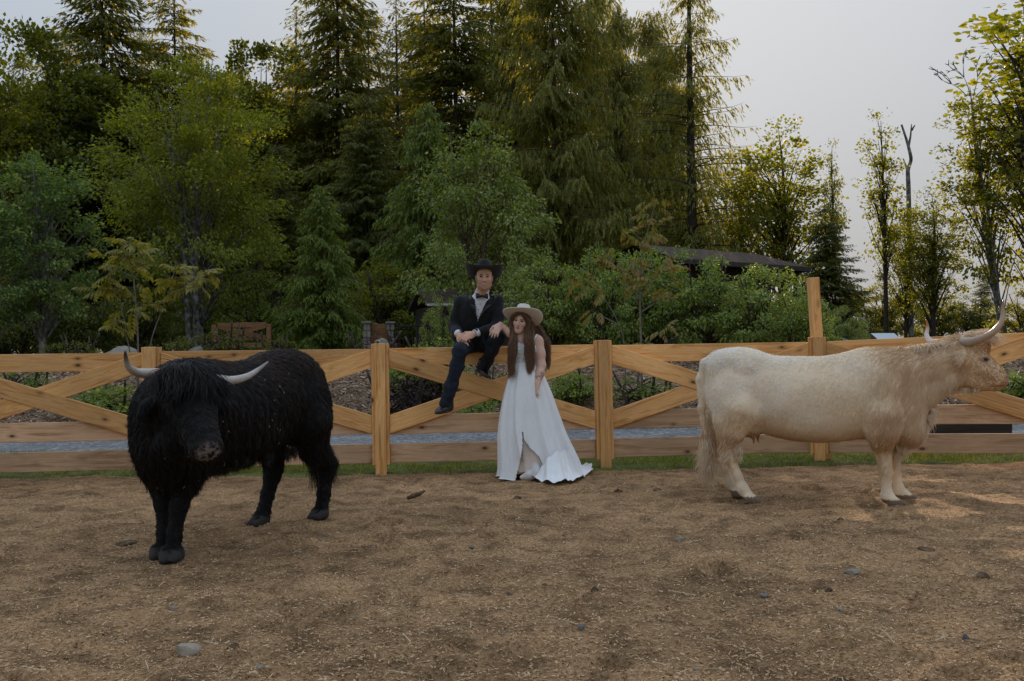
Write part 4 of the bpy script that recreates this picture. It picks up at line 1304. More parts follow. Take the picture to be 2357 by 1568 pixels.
    for side, path in ((-1, [(1094, 668, 5), (1090, 684, 13), (1091, 705, 12), (1095, 725, 8), (1099, 741, 3)]), (1, [(1130, 666, 5), (1133, 682, 13), (1125, 703, 12), (1110, 727, 8), (1101, 741, 3)])):
        A, B = [], []
        for px, py, w in path:
            A.append(on_front(px, py) + np.array([0, -0.006, 0])); B.append(on_front(px + side * w, py - 2) + np.array([0, -0.010, 0]))
        A, B = np.array(A), np.array(B)
        Vl = np.stack([A, B, B + [0, 0.006, 0], A + [0, 0.006, 0]], 1).reshape(-1, 3)
        mk('lapel', Vl, grid_faces(5, 4, True), M_SATIN, jk)
    # shirt front with collar
    s = sd(0.05, 0.008, [g(1080, 655, -0.3), g(1135, 745, 0.0)])
    T(1099, 735, -0.10, (0.105, 0.116, 0.10)); T(1102, 712, -0.13, (0.115, 0.115, 0.10)); T(1105, 696, -0.145, (0.10, 0.098, 0.07))
    s.chain([g(1106, 692, -0.165), g(1109.5, 672, -0.205)], [0.085, 0.064], 0.04)
    V, F = s.mesh(); V = relax(V, F, 1)
    sh = mk('shirt', V, F, M_SHIRT, root)
    for sx in (-1, 1):
        c0 = g(1110 + sx * 2, 679, -0.275); a = g(1110 + sx * 14, 666, -0.255); b = g(1110 + sx * 13, 681, -0.265); d0 = g(1110 + sx * 17, 668, -0.21)
        Vc = np.array([c0, b, d0, a]); Vc = np.concatenate([Vc, Vc + [0, 0.006, 0]])
        mk('collar', Vc, [(0, 1, 2, 3), (7, 6, 5, 4), (0, 4, 5, 1), (1, 5, 6, 2), (2, 6, 7, 3), (3, 7, 4, 0)], M_SHIRT, sh, smooth=False)
    for px, py in ((1105, 700), (1102, 713), (1100, 727)):
        q = g(px, py, -0.28); i = np.argmin(((V - q) ** 2 * np.array([1, 0, 1])).sum(1) + (V[:, 1] > -0.15) * 9); eye = eye_ball(sh, V[i] + np.array([0, -0.002, 0]), (0.005, 0.003, 0.005), 5); eye.name = 'stud'
    # cuffs
    for w, e in ((wr, g(1047, 752, -0.10)), (wl, g(1140, 750, -0.22))):
        d = unit(e - w)
        mk('cuff', *tube([w + d * 0.012, w + d * 0.05], [0.037, 0.041], 14), M_SHIRT, root)
    # bow tie
    mb = MB()
    bc = g(1109.5, 681.5, -0.288)
    for sx in (-1, 1):
        n = 8
        R_ = []
        for i, f in enumerate(np.linspace(0, 1, n)):
            hh = 0.009 + 0.018 * sstep(0, 0.8, f); dd = 0.010 + 0.004 * math.sin(f * 3)
            a = np.linspace(0, 2 * math.pi, 10, endpoint=False)
            R_.append(bc + np.stack([np.full(10, sx * (0.006 + 0.052 * f)), dd * np.cos(a) * 0.7 + 0.012 * f, hh * np.sin(a) - 0.004 * sx * f], 1))
        fc = [tuple(q) for q in grid_faces(n, 10, True)] + [tuple(range((n - 1) * 10, n * 10))]
        mb.add(np.concatenate(R_), fc)
    u = np.array([[x, y, z] for x in (-1, 1) for y in (-1, 1) for z in (-1, 1)]) * [0.009, 0.011, 0.012] + bc
    mb.add(u, [(0, 1, 3, 2), (4, 6, 7, 5), (0, 4, 5, 1), (2, 3, 7, 6), (0, 2, 6, 4), (1, 5, 7, 3)])
    mb.build('bow_tie', M_SATIN, root)
    # --- trousers
    s = sd(0.12, 0.008, [g(1020, 940, -0.40), g(1150, 770, 0.12), g(1090, 790, 0.1)])
    s.ell(g(1096, 792, 0.03), (0.17, 0.12, 0.075), None, 0.04)
    s.chain([g(1078, 792, 0.02), g(1066, 798, -0.24), g(1060, 806, -0.43), g(1051, 846, -0.41), g(1038, 890, -0.37), g(1026, 930, -0.34)], [0.090, 0.082, 0.068, 0.062, 0.057, 0.058], 0.045)
    s.chain([g(1116, 792, 0.02), g(1131, 784, -0.20), g(1145, 777, -0.36), g(1134, 803, -0.25), g(1122, 828, -0.12), g(1113, 846, -0.03)], [0.088, 0.078, 0.066, 0.060, 0.056, 0.055], 0.045)
    V, F = s.mesh(); V = relax(V, F, 1)
    V += vnormals(V, F) * ((fbm(V[:, 0] * 14, V[:, 1] * 14, V[:, 2] * 20, 3) - 0.44) * 0.024)[:, None]
    mk('trousers', V, F, M_NAVY, root)
    # --- shoes
    for heel, toe, up in ((g(1033, 943, -0.31), g(1009, 949, -0.45), (0.1, 0, 1)), (g(1104, 855, 0.02), g(1122, 866, -0.14), (0.3, 0, 1))):
        d = unit(toe - heel); u = np.array(up, float); u = unit(u - d * (u @ d))
        M = np.stack([np.cross(d, u), d, u], 1)
        L = np.linalg.norm(toe - heel)
        s = SDF(np.minimum(heel, toe) - 0.13, np.maximum(heel, toe) + 0.13, 0.006)
        s.ell(heel + u * 0.03, (0.036, 0.045, 0.045), M, 0.02)
        s.ell(heel + d * L * 0.5 + u * 0.018, (0.040, 0.09, 0.032), M, 0.03)
        s.ell(toe + u * 0.004 - d * 0.02, (0.036, 0.062, 0.026), M, 0.03)
        s.cap(heel + u * 0.03, heel + u * 0.10 - d * 0.005, 0.04, 0.044, 0.03)
        V, F = s.mesh()
        sh = mk('shoe', V, F, M_LEATHER, root)
        mb = MB()
        a = np.linspace(0, 2 * math.pi, 20, endpoint=False)
        ring = lambda k, z: heel + d * (L * 0.45) + np.outer(np.cos(a) * 0.042 * k, M[:, 0]) + np.outer(np.sin(a) * (L * 0.5 + 0.055) * k, d) + u * z
        mb.add(np.concatenate([ring(0.96, -0.014), ring(1.0, -0.012), ring(1.0, 0.002), ring(0.94, 0.004)]), [tuple(f) for f in grid_faces(4, 20, True)] + [tuple(range(20))])
        mb.build('sole', M_LEATHER, sh)
    HR = frame((0.04, -1, 0.33), (0.03, 0, 1))
    cowboy_hat(root, hc + HM @ np.array([0, -0.005, 0.050]), HR, brim=(0.198, 0.205), curl=0.062, dip=0.016, crown=(0.083, 0.103), h=0.105, mat=M_HATB, bandmat=M_SATIN, buckle=M_SILVER)
    return root
GROOM = build_groom()

def gp(px, py, z=0.0):
    """ground point seen at a photo position"""
    d = _F * FPX + _R * (px - PW / 2) - _U * (py - PH / 2)
    t = (z - CAM_Z) / d.z
    return np.array(Vector((0, 0, CAM_Z)) + d * t)

def build_bride():
    Y0 = 9.22
    o = np.array([P(1215, 1000, Y0).x, Y0, 0.0])
    root = thing('person', 'woman in white wedding dress and cream cowboy hat leaning by the fence', 'person', o)
    b = lambda px, py, dy: np.array(P(px, py, Y0 + dy)) - o
    G = lambda px, py, z=0.0: gp(px, py, z) - o
    hc = b(1200, 741, -0.05); HM = frame((-0.34, -1, -0.04), (0.20, 0, 1)); hk = 0.93
    sl, el, wl = b(1237, 788, 0.01), b(1245, 842, -0.04), b(1237, 882, -0.14)
    sr, er, wr = b(1188, 788, 0.04), b(1197, 785, -0.05), b(1152, 748, -0.04)
    s = SDF(np.array([b(1128, 900, 0)[0], -0.62, 0.02]), np.array([b(1262, 900, 0)[0], 0.22, hc[2] + 0.15]), 0.0045)
    make_head(s, hc, HM, hk, True)
    s.chain([hc + np.array([0.004, 0.018, -0.06]), b(1204, 775, -0.02), b(1208, 789, 0.0)], [0.048, 0.048, 0.06], 0.03)
    s.cap(b(1186, 790, 0.01), b(1234, 784, 0.01), 0.050, 0.054, 0.05)
    s.ell(b(1206, 806, 0.0), (0.120, 0.080, 0.10), None, 0.05)
    s.ell(b(1206, 838, 0.0), (0.095, 0.072, 0.10), None, 0.05)
    s.ell(b(1208, 868, 0.0), (0.105, 0.075, 0.09), None, 0.05)
    s.chain([b(1198, 880, 0.0), b(1206, 965, -0.05), b(1224, 1046, -0.10)], [0.075, 0.055, 0.045], 0.04)
    s.chain([b(1220, 880, 0.0), b(1230, 965, -0.05), b(1242, 1052, -0.14)], [0.075, 0.055, 0.045], 0.04)
    s.chain([sl, (sl + el) / 2, el, el * 0.55 + wl * 0.45, wl], [0.058, 0.054, 0.043, 0.041, 0.029], 0.03)
    make_hand(s, wl, b(1228, 925, -0.20) - wl, (0.75, 0.5, 0.1), -1, 0.35, 0.92)
    s.chain([sr, er, er * 0.5 + wr * 0.5, wr], [0.046, 0.040, 0.036, 0.026], 0.03)
    make_hand(s, wr, b(1139, 766, -0.11) - wr, (0.05, 0.85, -0.4), -1, 0.38, 0.95, 0.16)
    V1, F1 = s.mesh()
    col1 = np.tile(np.array([0.66, 0.41, 0.305]), (len(V1), 1))
    col1 = head_cols(V1, col1, hc, HM, hk, None, (0.42, 0.15, 0.13), (0.05, 0.028, 0.016))
    X, Zp = to_px(V1 + o)
    ink = (Zp > 852) & (Zp < 876) & (X > 1226) & (V1[:, 1] < 0.0) & (fbm(V1[:, 0] * 55, V1[:, 1] * 55, V1[:, 2] * 55, 3) > 0.47)
    col1[ink] = col1[ink] * 0.5 + np.array([0.015, 0.017, 0.02])
    mk('body', V1, F1, M_SKIN, root, col=col1)
    for q in (-1, 1):
        eye_ball(root, hc + HM @ (np.array([q * 0.031, 0.079, 0.0105]) * hk), (0.008, 0.008, 0.0055), 6)
    # --- dress
    MD = mat_noise('ivory_tulle', [(0.80, 0.79, 0.765), (0.87, 0.86, 0.835)], scale=7, rough=0.8, bump=0.35, bscale=30, bdist=0.01, stretch=(3, 3, 0.6))
    ML = mat_noise('lace', [(0.66, 0.64, 0.61), (0.86, 0.86, 0.84)], scale=45, rough=0.85, bump=0.9, bscale=55, bdist=0.012, lo=0.4, hi=0.6)
    MN = mat_noise('nude_lining', [(0.62, 0.50, 0.41), (0.72, 0.60, 0.50)], scale=9, rough=0.8, bump=0.3, bscale=20)
    s = SDF(b(1170, 845, -0.2) - 0.04, b(1250, 776, 0.2) + 0.04, 0.006)
    s.ell(b(1206, 836, 0.0), (0.108, 0.085, 0.07), None, 0.04)
    s.ell(b(1206, 820, 0.0), (0.120, 0.092, 0.09), None, 0.04)
    for px in (1192, 1216):
        s.ell(b(px, 800, -0.055), (0.058, 0.055, 0.062), None, 0.03)
    s.ell(b(1207, 808, 0.0), (0.136, 0.096, 0.085), None, 0.04)
    V, F = s.mesh(); V = relax(V, F, 1)
    X, Zp = to_px(V[F].mean(1) + o)
    top = 782 + 5 * np.cos((X - 1192) / 12.0 * math.pi) * (np.abs(X - 1204) < 22)
    F = F[Zp > top]
    dress = mk('bodice', V, F, ML, root)
    for px0, px1 in ((1188, 1186), (1228, 1236)):
        p = [b(px0, 788, -0.085), b(px0 * 0.5 + px1 * 0.5, 776, -0.055), b(px1, 770, 0.0), b(px1, 778, 0.06)]
        mk('strap', *tube(p, 0.007, 6), ML, dress)
    lev = [(834, 1182, 1231), (845, 1178, 1240), (860, 1173, 1250), (880, 1167, 1258), (905, 1160, 1268), (930, 1155, 1276), (955, 1151, 1284), (980, 1148, 1292), (1005, 1146.5, 1301), (1030, 1147, 1312), (1055, 1148, 1323), (1078, 1148, 1331), (1094, 1147, 1336), (1104, 1146, 1340)]
    na = 380
    _l = np.array(lev); _t = np.linspace(0, len(lev) - 1, 110); lev = [tuple(np.interp(q, np.arange(len(_l)), _l[:, k]) for k in range(3)) for q in _t]
    th = np.linspace(0, 2 * math.pi, na, endpoint=False)
    def skirt(shrink, fold, seed, zlift=0.0):
        rings = []
        for i, (py, xl, xr) in enumerate(lev):
            f = i / (len(lev) - 1)
            A, B = b(xl, py, 0.0), b(xr, py, 0.0)
            c = (A + B) / 2; a = (B - A)[0] / 2 * shrink
            d = (0.098 + 0.24 * f) * shrink
            ph = 1.3 * fbm(np.cos(th) * 1.5 + seed, np.sin(th) * 1.5, f * 1.2, 2)
            w = 1 + fold * (0.15 + f) * (np.sin(9 * th + 6 * ph) * 0.65 + np.sin(17 * th + 9 * ph + 1) * 0.35)
            z = max(c[2], 0.012 + zlift)
            rings.append(np.stack([c[0] + a * np.cos(th) * w, c[1] - d * np.sin(th) * w - 0.02 * f, np.full(na, z) + 0.010 * f * np.sin(5 * th)], 1))
        return np.concatenate(rings)
    V = skirt(1.0, 0.15, 3.0)
    F = grid_faces(len(lev), na, True)
    X, Zp = to_px(V[F].mean(1) + o)
    slit = [(1202, 985), (1206, 1010), (1219, 1030), (1240, 1050), (1249, 1068), (1244, 1086), (1232, 1120), (1182, 1120), (1195, 1070), (1202, 1034)]
    cut = inside_poly(X, Zp, slit) & (V[F].mean(1)[:, 1] < -0.03)
    mk('skirt', V, F[~cut], MD, dress)
    VL = skirt(0.86, 0.05, 8.0)
    mk('lining', VL, F[VL[F].mean(1)[:, 2] > 0.075], MN, dress)
    # front seam of the left panel
    sm = [b(1199, 838, -0.10), b(1200, 900, -0.17), b(1202, 960, -0.24), b(1205, 1012, -0.30)]
    # train spreading over the ground to the right
    hem = [G(1228, 1108), G(1240, 1114), G(1258, 1119), G(1276, 1120), G(1294, 1117), G(1312, 1115), G(1330, 1112), G(1345, 1104), G(1358, 1096), G(1367, 1088), G(1362, 1080), G(1345, 1076)]
    inn = [b(1243, 1083, -0.33), b(1250, 1074, -0.34), b(1258, 1062, -0.34), b(1268, 1050, -0.33), b(1282, 1044, -0.30), b(1294, 1040, -0.26), b(1303, 1040, -0.20), b(1310, 1042, -0.14), b(1316, 1046, -0.06), b(1320, 1050, 0.02), b(1322, 1055, 0.10), b(1322, 1060, 0.16)]
    def dens(a, m):
        a = np.array(a); t = np.linspace(0, len(a) - 1, m)
        return np.stack([np.interp(t, np.arange(len(a)), a[:, k]) for k in range(3)], 1)
    m, nr = 80, 16
    h_, i_ = dens(hem, m), dens(inn, m)
    rows = []
    for f in np.linspace(0, 1, nr):
        p = i_ * (1 - f) + h_ * f
        p[:, 2] = np.maximum(0.012, i_[:, 2] * (1 - f) ** 2.1) + 0.012
        k = np.arange(m)
        wob = np.sin(k * 0.9 + 2 * np.sin(k * 0.17)) * 0.6 + np.sin(k * 0.43 + 1)
        p[:, 2] += f * 0.016 * (1 + wob * 0.8) + 0.010 * np.sin(k * 0.5) * (1 - f)
        p[:, :2] += (unit(h_ - i_)[:, :2]) * (0.02 * f * wob)[:, None]
        rows.append(p)
    mk('train', np.concatenate(rows), grid_faces(nr, m), MD, dress)
    # appliqued lace petals on the bodice and upper skirt
    r = np.random.default_rng(6)
    pv, pn = sample_surface(V, F[~cut], 260, lambda c: (c[:, 1] < 0) * sstep(0.35, 0.95, c[:, 2]) * 1.0, r)
    pv2, pn2 = sample_surface(np.asarray([v.co[:] for v in dress.data.vertices]), np.array([tuple(p.vertices) for p in dress.data.polygons]), 260, lambda c: (c[:, 1] < 0) * 1.0, r)
    pv = np.concatenate([pv, pv2]); pn = np.concatenate([pn, pn2])
    d = unit(np.cross(pn, r.normal(0, 1, pn.shape))); w = np.cross(pn, d)
    VV, FF = kites(pv + pn * 0.0015, unit(d + pn * 0.06), w, r.uniform(0.010, 0.020, len(pv)), r.uniform(0.006, 0.012, len(pv)))
    mk('lace_petals', VV, FF, MD, dress, smooth=False, kind='stuff')
    # --- white boots
    MBt = mat_noise('white_leather', [(0.60, 0.57, 0.53), (0.70, 0.67, 0.63)], scale=20, rough=0.45)
    for heel, toe, top in ((G(1236, 1099, 0.03), G(1202, 1101, 0.02), b(1226, 1052, -0.12)), (G(1250, 1090, 0.03), G(1237, 1098, 0.02), b(1244, 1060, -0.16))):
        s = SDF(np.minimum(np.minimum(heel, toe), top) - 0.11, np.maximum(np.maximum(heel, toe), top) + 0.11, 0.006)
        s.chain([heel + [0, 0, 0.03], heel * 0.5 + toe * 0.5 + [0, 0, 0.02], toe + [0, 0, 0.008]], [0.042, 0.040, 0.022], 0.03)
        s.chain([heel + [0, 0, 0.05], top], [0.045, 0.058], 0.03)
        Vb, Fb = s.mesh()
        Vb[:, 2] = np.maximum(Vb[:, 2], 0.004)
        mk('boot', Vb, Fb, MBt, root)
    # --- hair
    MH = mat_hair('brown_hair', (0.075, 0.034, 0.015), (0.26, 0.13, 0.058), rough=0.38, spec=0.5)
    guides = []
    for k in range(16):      # left of the face, over her right shoulder
        f = k / 15
        guides.append([b(1181 + 4 * f, 722, -0.04 + 0.08 * f), b(1176 + 7 * f, 745, -0.05 + 0.09 * f), b(1177 + 8 * f, 775, -0.09 + 0.04 * f), b(1177 + 10 * f, 810, -0.12), b(1174 + 10 * f, 840, -0.13), b(1171 + 8 * f, 872 - 6 * f, -0.13)])
    for k in range(36):      # right of the face, in front of the shoulder
        f = k / 35
        guides.append([b(1210 + 6 * f, 718, -0.05 + 0.10 * f), b(1213 + 9 * f, 740, -0.06 + 0.12 * f), b(1212 + 15 * f, 772, -0.11 + 0.13 * f), b(1211 + 15 * f, 805, -0.14 + 0.05 * f), b(1213 + 12 * f, 832, -0.14 + 0.03 * f), b(1219 + 7 * f, 862 - 16 * f, -0.14 + 0.03 * f)])
    for k in range(26):      # behind the shoulder
        f = k / 25
        guides.append([b(1204 + 10 * f, 716, 0.05), b(1216 + 8 * f, 745, 0.10), b(1230 + 12 * f, 772, 0.12), b(1240 + 16 * f, 800, 0.11), b(1246 + 17 * f, 828, 0.09), b(1247 + 16 * f, 856 - 10 * f, 0.08)])
    for k in range(22):      # centre parting sweeping to both sides of the forehead
        f = k / 21; sg = -1 if k % 2 else 1
        e = b(1181, 742, -0.08) if sg < 0 else b(1214, 738, -0.06)
        q = lambda x, y, z: hc + HM @ (np.array([x, y, z]) * hk)
        guides.append([q(0.004 * sg, 0.085 - 0.04 * f, 0.085 + 0.03 * f), q(0.030 * sg, 0.088 - 0.05 * f, 0.072 + 0.03 * f), q(0.058 * sg, 0.070 - 0.05 * f, 0.040 + 0.02 * f), q(0.076 * sg, 0.045 - 0.04 * f, 0.0), q(0.080 * sg, 0.035 - 0.03 * f, -0.05), q(0.085 * sg, 0.04, -0.10)])
    for k in range(24):      # back of the head and nape
        f = k / 23
        guides.append([b(1190 + 22 * f, 716, 0.04), b(1184 + 34 * f, 745, 0.09), b(1182 + 44 * f, 775, 0.10), b(1182 + 48 * f, 805, 0.10), b(1182 + 50 * f, 830, 0.09), b(1184 + 48 * f, 850, 0.09)])
    guides = np.array(guides)
    n = 8500
    gi = r.integers(0, len(guides), n)
    Gd = guides[gi] + r.normal(0, 0.007, (n, 1, 3)) + r.normal(0, 0.003, (n, 6, 3))
    tt = np.linspace(0, 5, 13)
    i0 = np.minimum(tt.astype(int), 4); fr = (tt - i0)[None, :, None]
    tt = None; cutl = r.uniform(0.62, 1.04, (n, 1))
    pts = Gd[:, i0] * (1 - fr) + Gd[:, i0 + 1] * fr
    pts[:, 1:-1] = (pts[:, :-2] + 2 * pts[:, 1:-1] + pts[:, 2:]) / 4
    ph = gi[:, None] * 0.45 + r.normal(0, 0.35, (n, 1))
    tw = np.linspace(0, 1, 13)[None]
    pts[:, :, 0] += 0.020 * tw ** 1.3 * np.sin(tw * 14 + ph)
    pts[:, :, 1] += 0.016 * tw ** 1.3 * np.cos(tw * 13 + ph * 1.4)
    pts[:, :, 2] = pts[:, :1, 2] + (pts[:, :, 2] - pts[:, :1, 2]) * cutl
    strands('hair', pts, np.array([1.0] * 9 + [0.9, 0.8, 0.6, 0.25]) * 0.001, MH, root)
    HR = frame((-0.26, -1, 0.50), (0.02, 0, 1))
    cowboy_hat(root, hc + HM @ np.array([0.0, -0.014, 0.038]) + np.array([0, 0.01, 0]), HR, brim=(0.205, 0.205), curl=0.040, dip=0.0, crown=(0.080, 0.098), h=0.11, mat=M_HATW, bandmat=M_HATR)
    return root
BRIDE = build_bride()

# ------------------------------------------------------------------ trees and shrubs
def gold(n, r):
    return np.arange(n) * 2.39996 + r.normal(0, 0.35, n)

def gen_conifer(seed, H, R, base=0.06, nb=150, pw=0.85, up=0.12, droop=0.35, tw=7.0, hang=0.35, sl=(0.20, 0.42), sw=(0.05, 0.09), fan=0.42, trunk=0.22, tipturn=0.0, sparse=1.0, rough=0.25, spc=0.055, window=None):
    """whorled conifer: returns wood MB and leaf (V, F)"""
    r = np.random.default_rng(seed)
    wood = MB()
    zt = np.linspace(0, 1, 14)
    wx = 0.12 * np.sin(zt * 4 + seed) * zt; wy = 0.12 * np.cos(zt * 3 + seed) * zt
    tr = trunk * (1 - zt) ** 0.8 + 0.012
    tr[0] *= 1.3
    wood.add(*tube(np.stack([wx, wy, zt * H - (zt == 0) * 0.3], 1), tr, 9))
    t = base + (1 - base) * (np.sort(r.random(nb)) ** 0.92)
    az = gold(nb, r)
    B, D, W, LL, WW = [], [], [], [], []
    for i in range(nb):
        L = R * ((1 - t[i]) / (1 - base)) ** pw * r.uniform(1 - 1.6 * rough, 1 + rough) + 0.22
        dh = np.array([math.cos(az[i]), math.sin(az[i]), 0])
        o = np.array([np.interp(t[i], zt, wx), np.interp(t[i], zt, wy), t[i] * H])
        u = up + 0.5 * max(0, t[i] - 0.8) / 0.2 + r.normal(0, 0.06)
        s = np.linspace(0, 1, 6)
        pts = o + np.outer(L * s, dh) + np.outer(L * (u * s - droop * s ** 2 + tipturn * s ** 4), (0, 0, 1))
        wood.add(*tube(pts, np.linspace(0.010 * L + 0.006, 0.004, 6), 3, cap=False))
        nt = max(4, int(L * tw * sparse * (1.0 if window is None else (window[2] if window[0] < t[i] < window[1] else (window[3] if t[i] >= window[1] else 1.0)))))
        ss = np.linspace(0.10, 1.0, nt) + r.normal(0, 0.02, nt); ss = np.clip(ss, 0.03, 1)
        tb = np.stack([np.interp(ss, s, pts[:, k]) for k in range(3)], 1)
        side = np.where(np.arange(nt) % 2 == 0, 1, -1)
        an = az[i] + side * r.uniform(0.6, 1.15, nt)
        td = np.stack([np.cos(an), np.sin(an), -hang * r.uniform(0.3, 1.6, nt)], 1); td = unit(td)
        tl = (fan * L * (1 - 0.75 * ss) + 0.14) * r.uniform(0.55, 1.15, nt)
        # the tip itself
        k = np.maximum(3, (tl / spc).astype(int))
        rep = np.repeat(np.arange(nt), k)
        f = r.random(len(rep)) * 0.95
        b = tb[rep] + td[rep] * (tl[rep] * f)[:, None]
        b[:, 2] -= hang * 0.35 * (tl[rep] * f) * f
        d = unit(td[rep] * 0.8 + dh * 0.5 + np.stack([r.normal(0, 0.45, len(rep)), r.normal(0, 0.45, len(rep)), r.normal(-hang, 0.25, len(rep))], 1))
        w = unit(np.cross(d, np.array([0, 0, 1.0]) + r.normal(0, 0.5, (len(rep), 3))))
        B.append(b); D.append(d); W.append(w)
        LL.append(r.uniform(*sl, len(rep))); WW.append(r.uniform(*sw, len(rep)))
    # leader
    m = 40
    zz = r.uniform(0.93, 1.0, m) * H
    a = r.uniform(0, 6.28, m)
    B.append(np.stack([np.interp(zz / H, zt, wx), np.interp(zz / H, zt, wy), zz], 1)); D.append(unit(np.stack([np.cos(a), np.sin(a), np.full(m, 0.7)], 1)))
    W.append(unit(np.cross(D[-1], r.normal(0, 1, (m, 3))))); LL.append(r.uniform(0.12, 0.3, m)); WW.append(r.uniform(0.04, 0.07, m))
    return wood, kites(np.concatenate(B), np.concatenate(D), np.concatenate(W), np.concatenate(LL), np.concatenate(WW))

def gen_broad(seed, H, zc, rx, rz, ncl=90, per=160, leaf=(0.09, 0.15), wid=0.6, cr=(0.35, 0.75), trunk=0.14, lean=(0, 0), stems=1, bias=2.2, flat=0.65, egg=0.0, ry=None, droop=0.35, bare=0.0, limb=0.30, fold=0.12):
    """broadleaf crown: leaf clusters spread through an uneven volume, carried by limbs"""
    r = np.random.default_rng(seed)
    ry = ry or rx
    wood = MB()
    # cluster centres
    u = unit(r.normal(0, 1, (ncl, 3)))
    rad = r.random(ncl) ** (1 / bias)
    lump = 0.78 + 0.5 * fbm(u[:, 0] * 2 + seed, u[:, 1] * 2, u[:, 2] * 2, 2)
    c = u * (rad * lump)[:, None]
    sc = 1 - egg * c[:, 2]
    c = np.stack([c[:, 0] * rx * sc, c[:, 1] * ry * sc, c[:, 2] * rz + zc], 1)
    c[:, 0] += lean[0] * c[:, 2] / H; c[:, 1] += lean[1] * c[:, 2] / H
    st = []
    for k in range(stems):
        a = k * 2.4 + seed
        off = np.array([math.cos(a), math.sin(a)]) * (0.18 if stems > 1 else 0.0)
        zt = np.linspace(0, 1, 10)
        spread = 0.5 * rx * (0.0 if stems == 1 else 1.0)
        x = off[0] * (1 + spread * 3 * zt ** 1.3) + lean[0] * zt + 0.10 * rx * np.sin(zt * 3 + seed + k) * zt
        y = off[1] * (1 + spread * 3 * zt ** 1.3) + lean[1] * zt + 0.10 * rx * np.cos(zt * 4 + seed + k) * zt
        p = np.stack([x, y, zt * H * (0.93 - 0.12 * k / max(1, stems)) - (zt == 0) * 0.25], 1)
        wood.add(*tube(p, trunk * (1 - zt) ** 0.75 / math.sqrt(stems) + 0.01, 8))
        st.append(p)
    for i in range(ncl):
        if i >= 70 and ncl > 100: break
        p = st[i % stems]
        zlow = max(p[0, 2], c[i, 2] - limb * H * r.uniform(0.5, 1.0) - 0.25 * math.hypot(c[i, 0], c[i, 1]))
        zlow = min(max(zlow, 0.12 * H), p[-1, 2])
        o = np.array([np.interp(zlow, p[:, 2], p[:, k]) for k in range(3)])
        s = np.linspace(0, 1, 6)[:, None]
        mid = (o + c[i]) / 2 + np.array([0, 0, 0.12 * np.linalg.norm(c[i] - o)]) + r.normal(0, 0.1, 3)
        q = (1 - s) ** 2 * o + 2 * s * (1 - s) * mid + s ** 2 * c[i]
        L = np.linalg.norm(c[i] - o)
        wood.add(*tube(q, np.linspace(0.012 + 0.010 * L * (trunk / 0.14) ** 0.5, 0.005, 6), 3, cap=False))
    keep = r.random(ncl) >= bare
    c = c[keep]
    n = (per * r.uniform(0.5, 1.4, len(c))).astype(int)
    rep = np.repeat(np.arange(len(c)), n)
    R = r.uniform(*cr, len(c))
    g = unit(r.normal(0, 1, (len(rep), 3))) * (r.random(len(rep)) ** 0.5)[:, None] * R[rep][:, None]
    g[:, 2] *= flat
    b = c[rep] + g
    out = unit(g * np.array([1, 1, 0.4]) + (c[rep] - np.array([lean[0] * 0.6, lean[1] * 0.6, zc])) * 0.25 + r.normal(0, 0.25, g.shape))
    d = unit(out + np.array([0, 0, -droop]) + r.normal(0, 0.35, g.shape))
    w = unit(np.cross(d, np.array([0, 0, 1.0]) + r.normal(0, 0.55, g.shape)))
    l = r.uniform(*leaf, len(rep))
    return wood, kites(b, d, w, l, l * wid * r.uniform(0.8, 1.2, len(rep)), fold=fold)

M_BARK = mat_noise('bark_dark', [(0.022, 0.016, 0.011), (0.06, 0.045, 0.033), (0.11, 0.09, 0.07)], scale=5, stretch=(6, 6, 1), rough=0.9, bump=0.5, bdist=0.03)
M_BARKP = mat_noise('bark_pale', [(0.06, 0.055, 0.045), (0.16, 0.15, 0.125), (0.30, 0.29, 0.26)], scale=4, stretch=(2, 2, 2), rough=0.9, bump=0.3, lo=0.35, hi=0.65)
M_BARKR = mat_noise('bark_red', [(0.06, 0.035, 0.022), (0.13, 0.085, 0.055), (0.2, 0.15, 0.11)], scale=5, stretch=(6, 6, 1), rough=0.9, bump=0.4)
M_SPRUCE = mat_leaf('spruce_needles', (0.059, 0.091, 0.021), (0.136, 0.168, 0.035), (0.233, 0.216, 0.052), trans=0.45, ttint=(1.9, 1.4, 0.35))
M_HEM = mat_leaf('hemlock_needles', (0.088, 0.119, 0.022), (0.190, 0.209, 0.038), (0.311, 0.276, 0.056), trans=0.5, ttint=(2.0, 1.5, 0.35))
M_CEDARL = mat_leaf('cedar_sprays', (0.119, 0.148, 0.031), (0.246, 0.261, 0.054), (0.378, 0.338, 0.081), trans=0.5, ttint=(1.9, 1.5, 0.45))
M_YCED = mat_leaf('young_cedar', (0.088, 0.139, 0.022), (0.182, 0.242, 0.038), (0.296, 0.331, 0.056), trans=0.45)
M_ALDER = mat_leaf('alder_leaves', (0.124, 0.154, 0.019), (0.242, 0.272, 0.031), (0.384, 0.387, 0.056), trans=0.5)
M_DARKB = mat_leaf('dark_broadleaf', (0.059, 0.087, 0.017), (0.136, 0.168, 0.029), (0.245, 0.255, 0.043), trans=0.42, ttint=(1.9, 1.5, 0.35))
M_MAPLE = mat_leaf('maple_leaves', (0.10, 0.125, 0.014), (0.18, 0.195, 0.024), (0.26, 0.24, 0.035), trans=0.6, ttint=(1.8, 1.55, 0.4))
M_BLUE = mat_leaf('cottonwood_leaves', (0.085, 0.147, 0.047), (0.175, 0.252, 0.074), (0.369, 0.425, 0.098), trans=0.45)
M_GLOSS = mat_leaf('glossy_leaves', (0.111, 0.159, 0.031), (0.221, 0.282, 0.050), (0.398, 0.430, 0.095), trans=0.32, rough=0.36, spec=0.5)
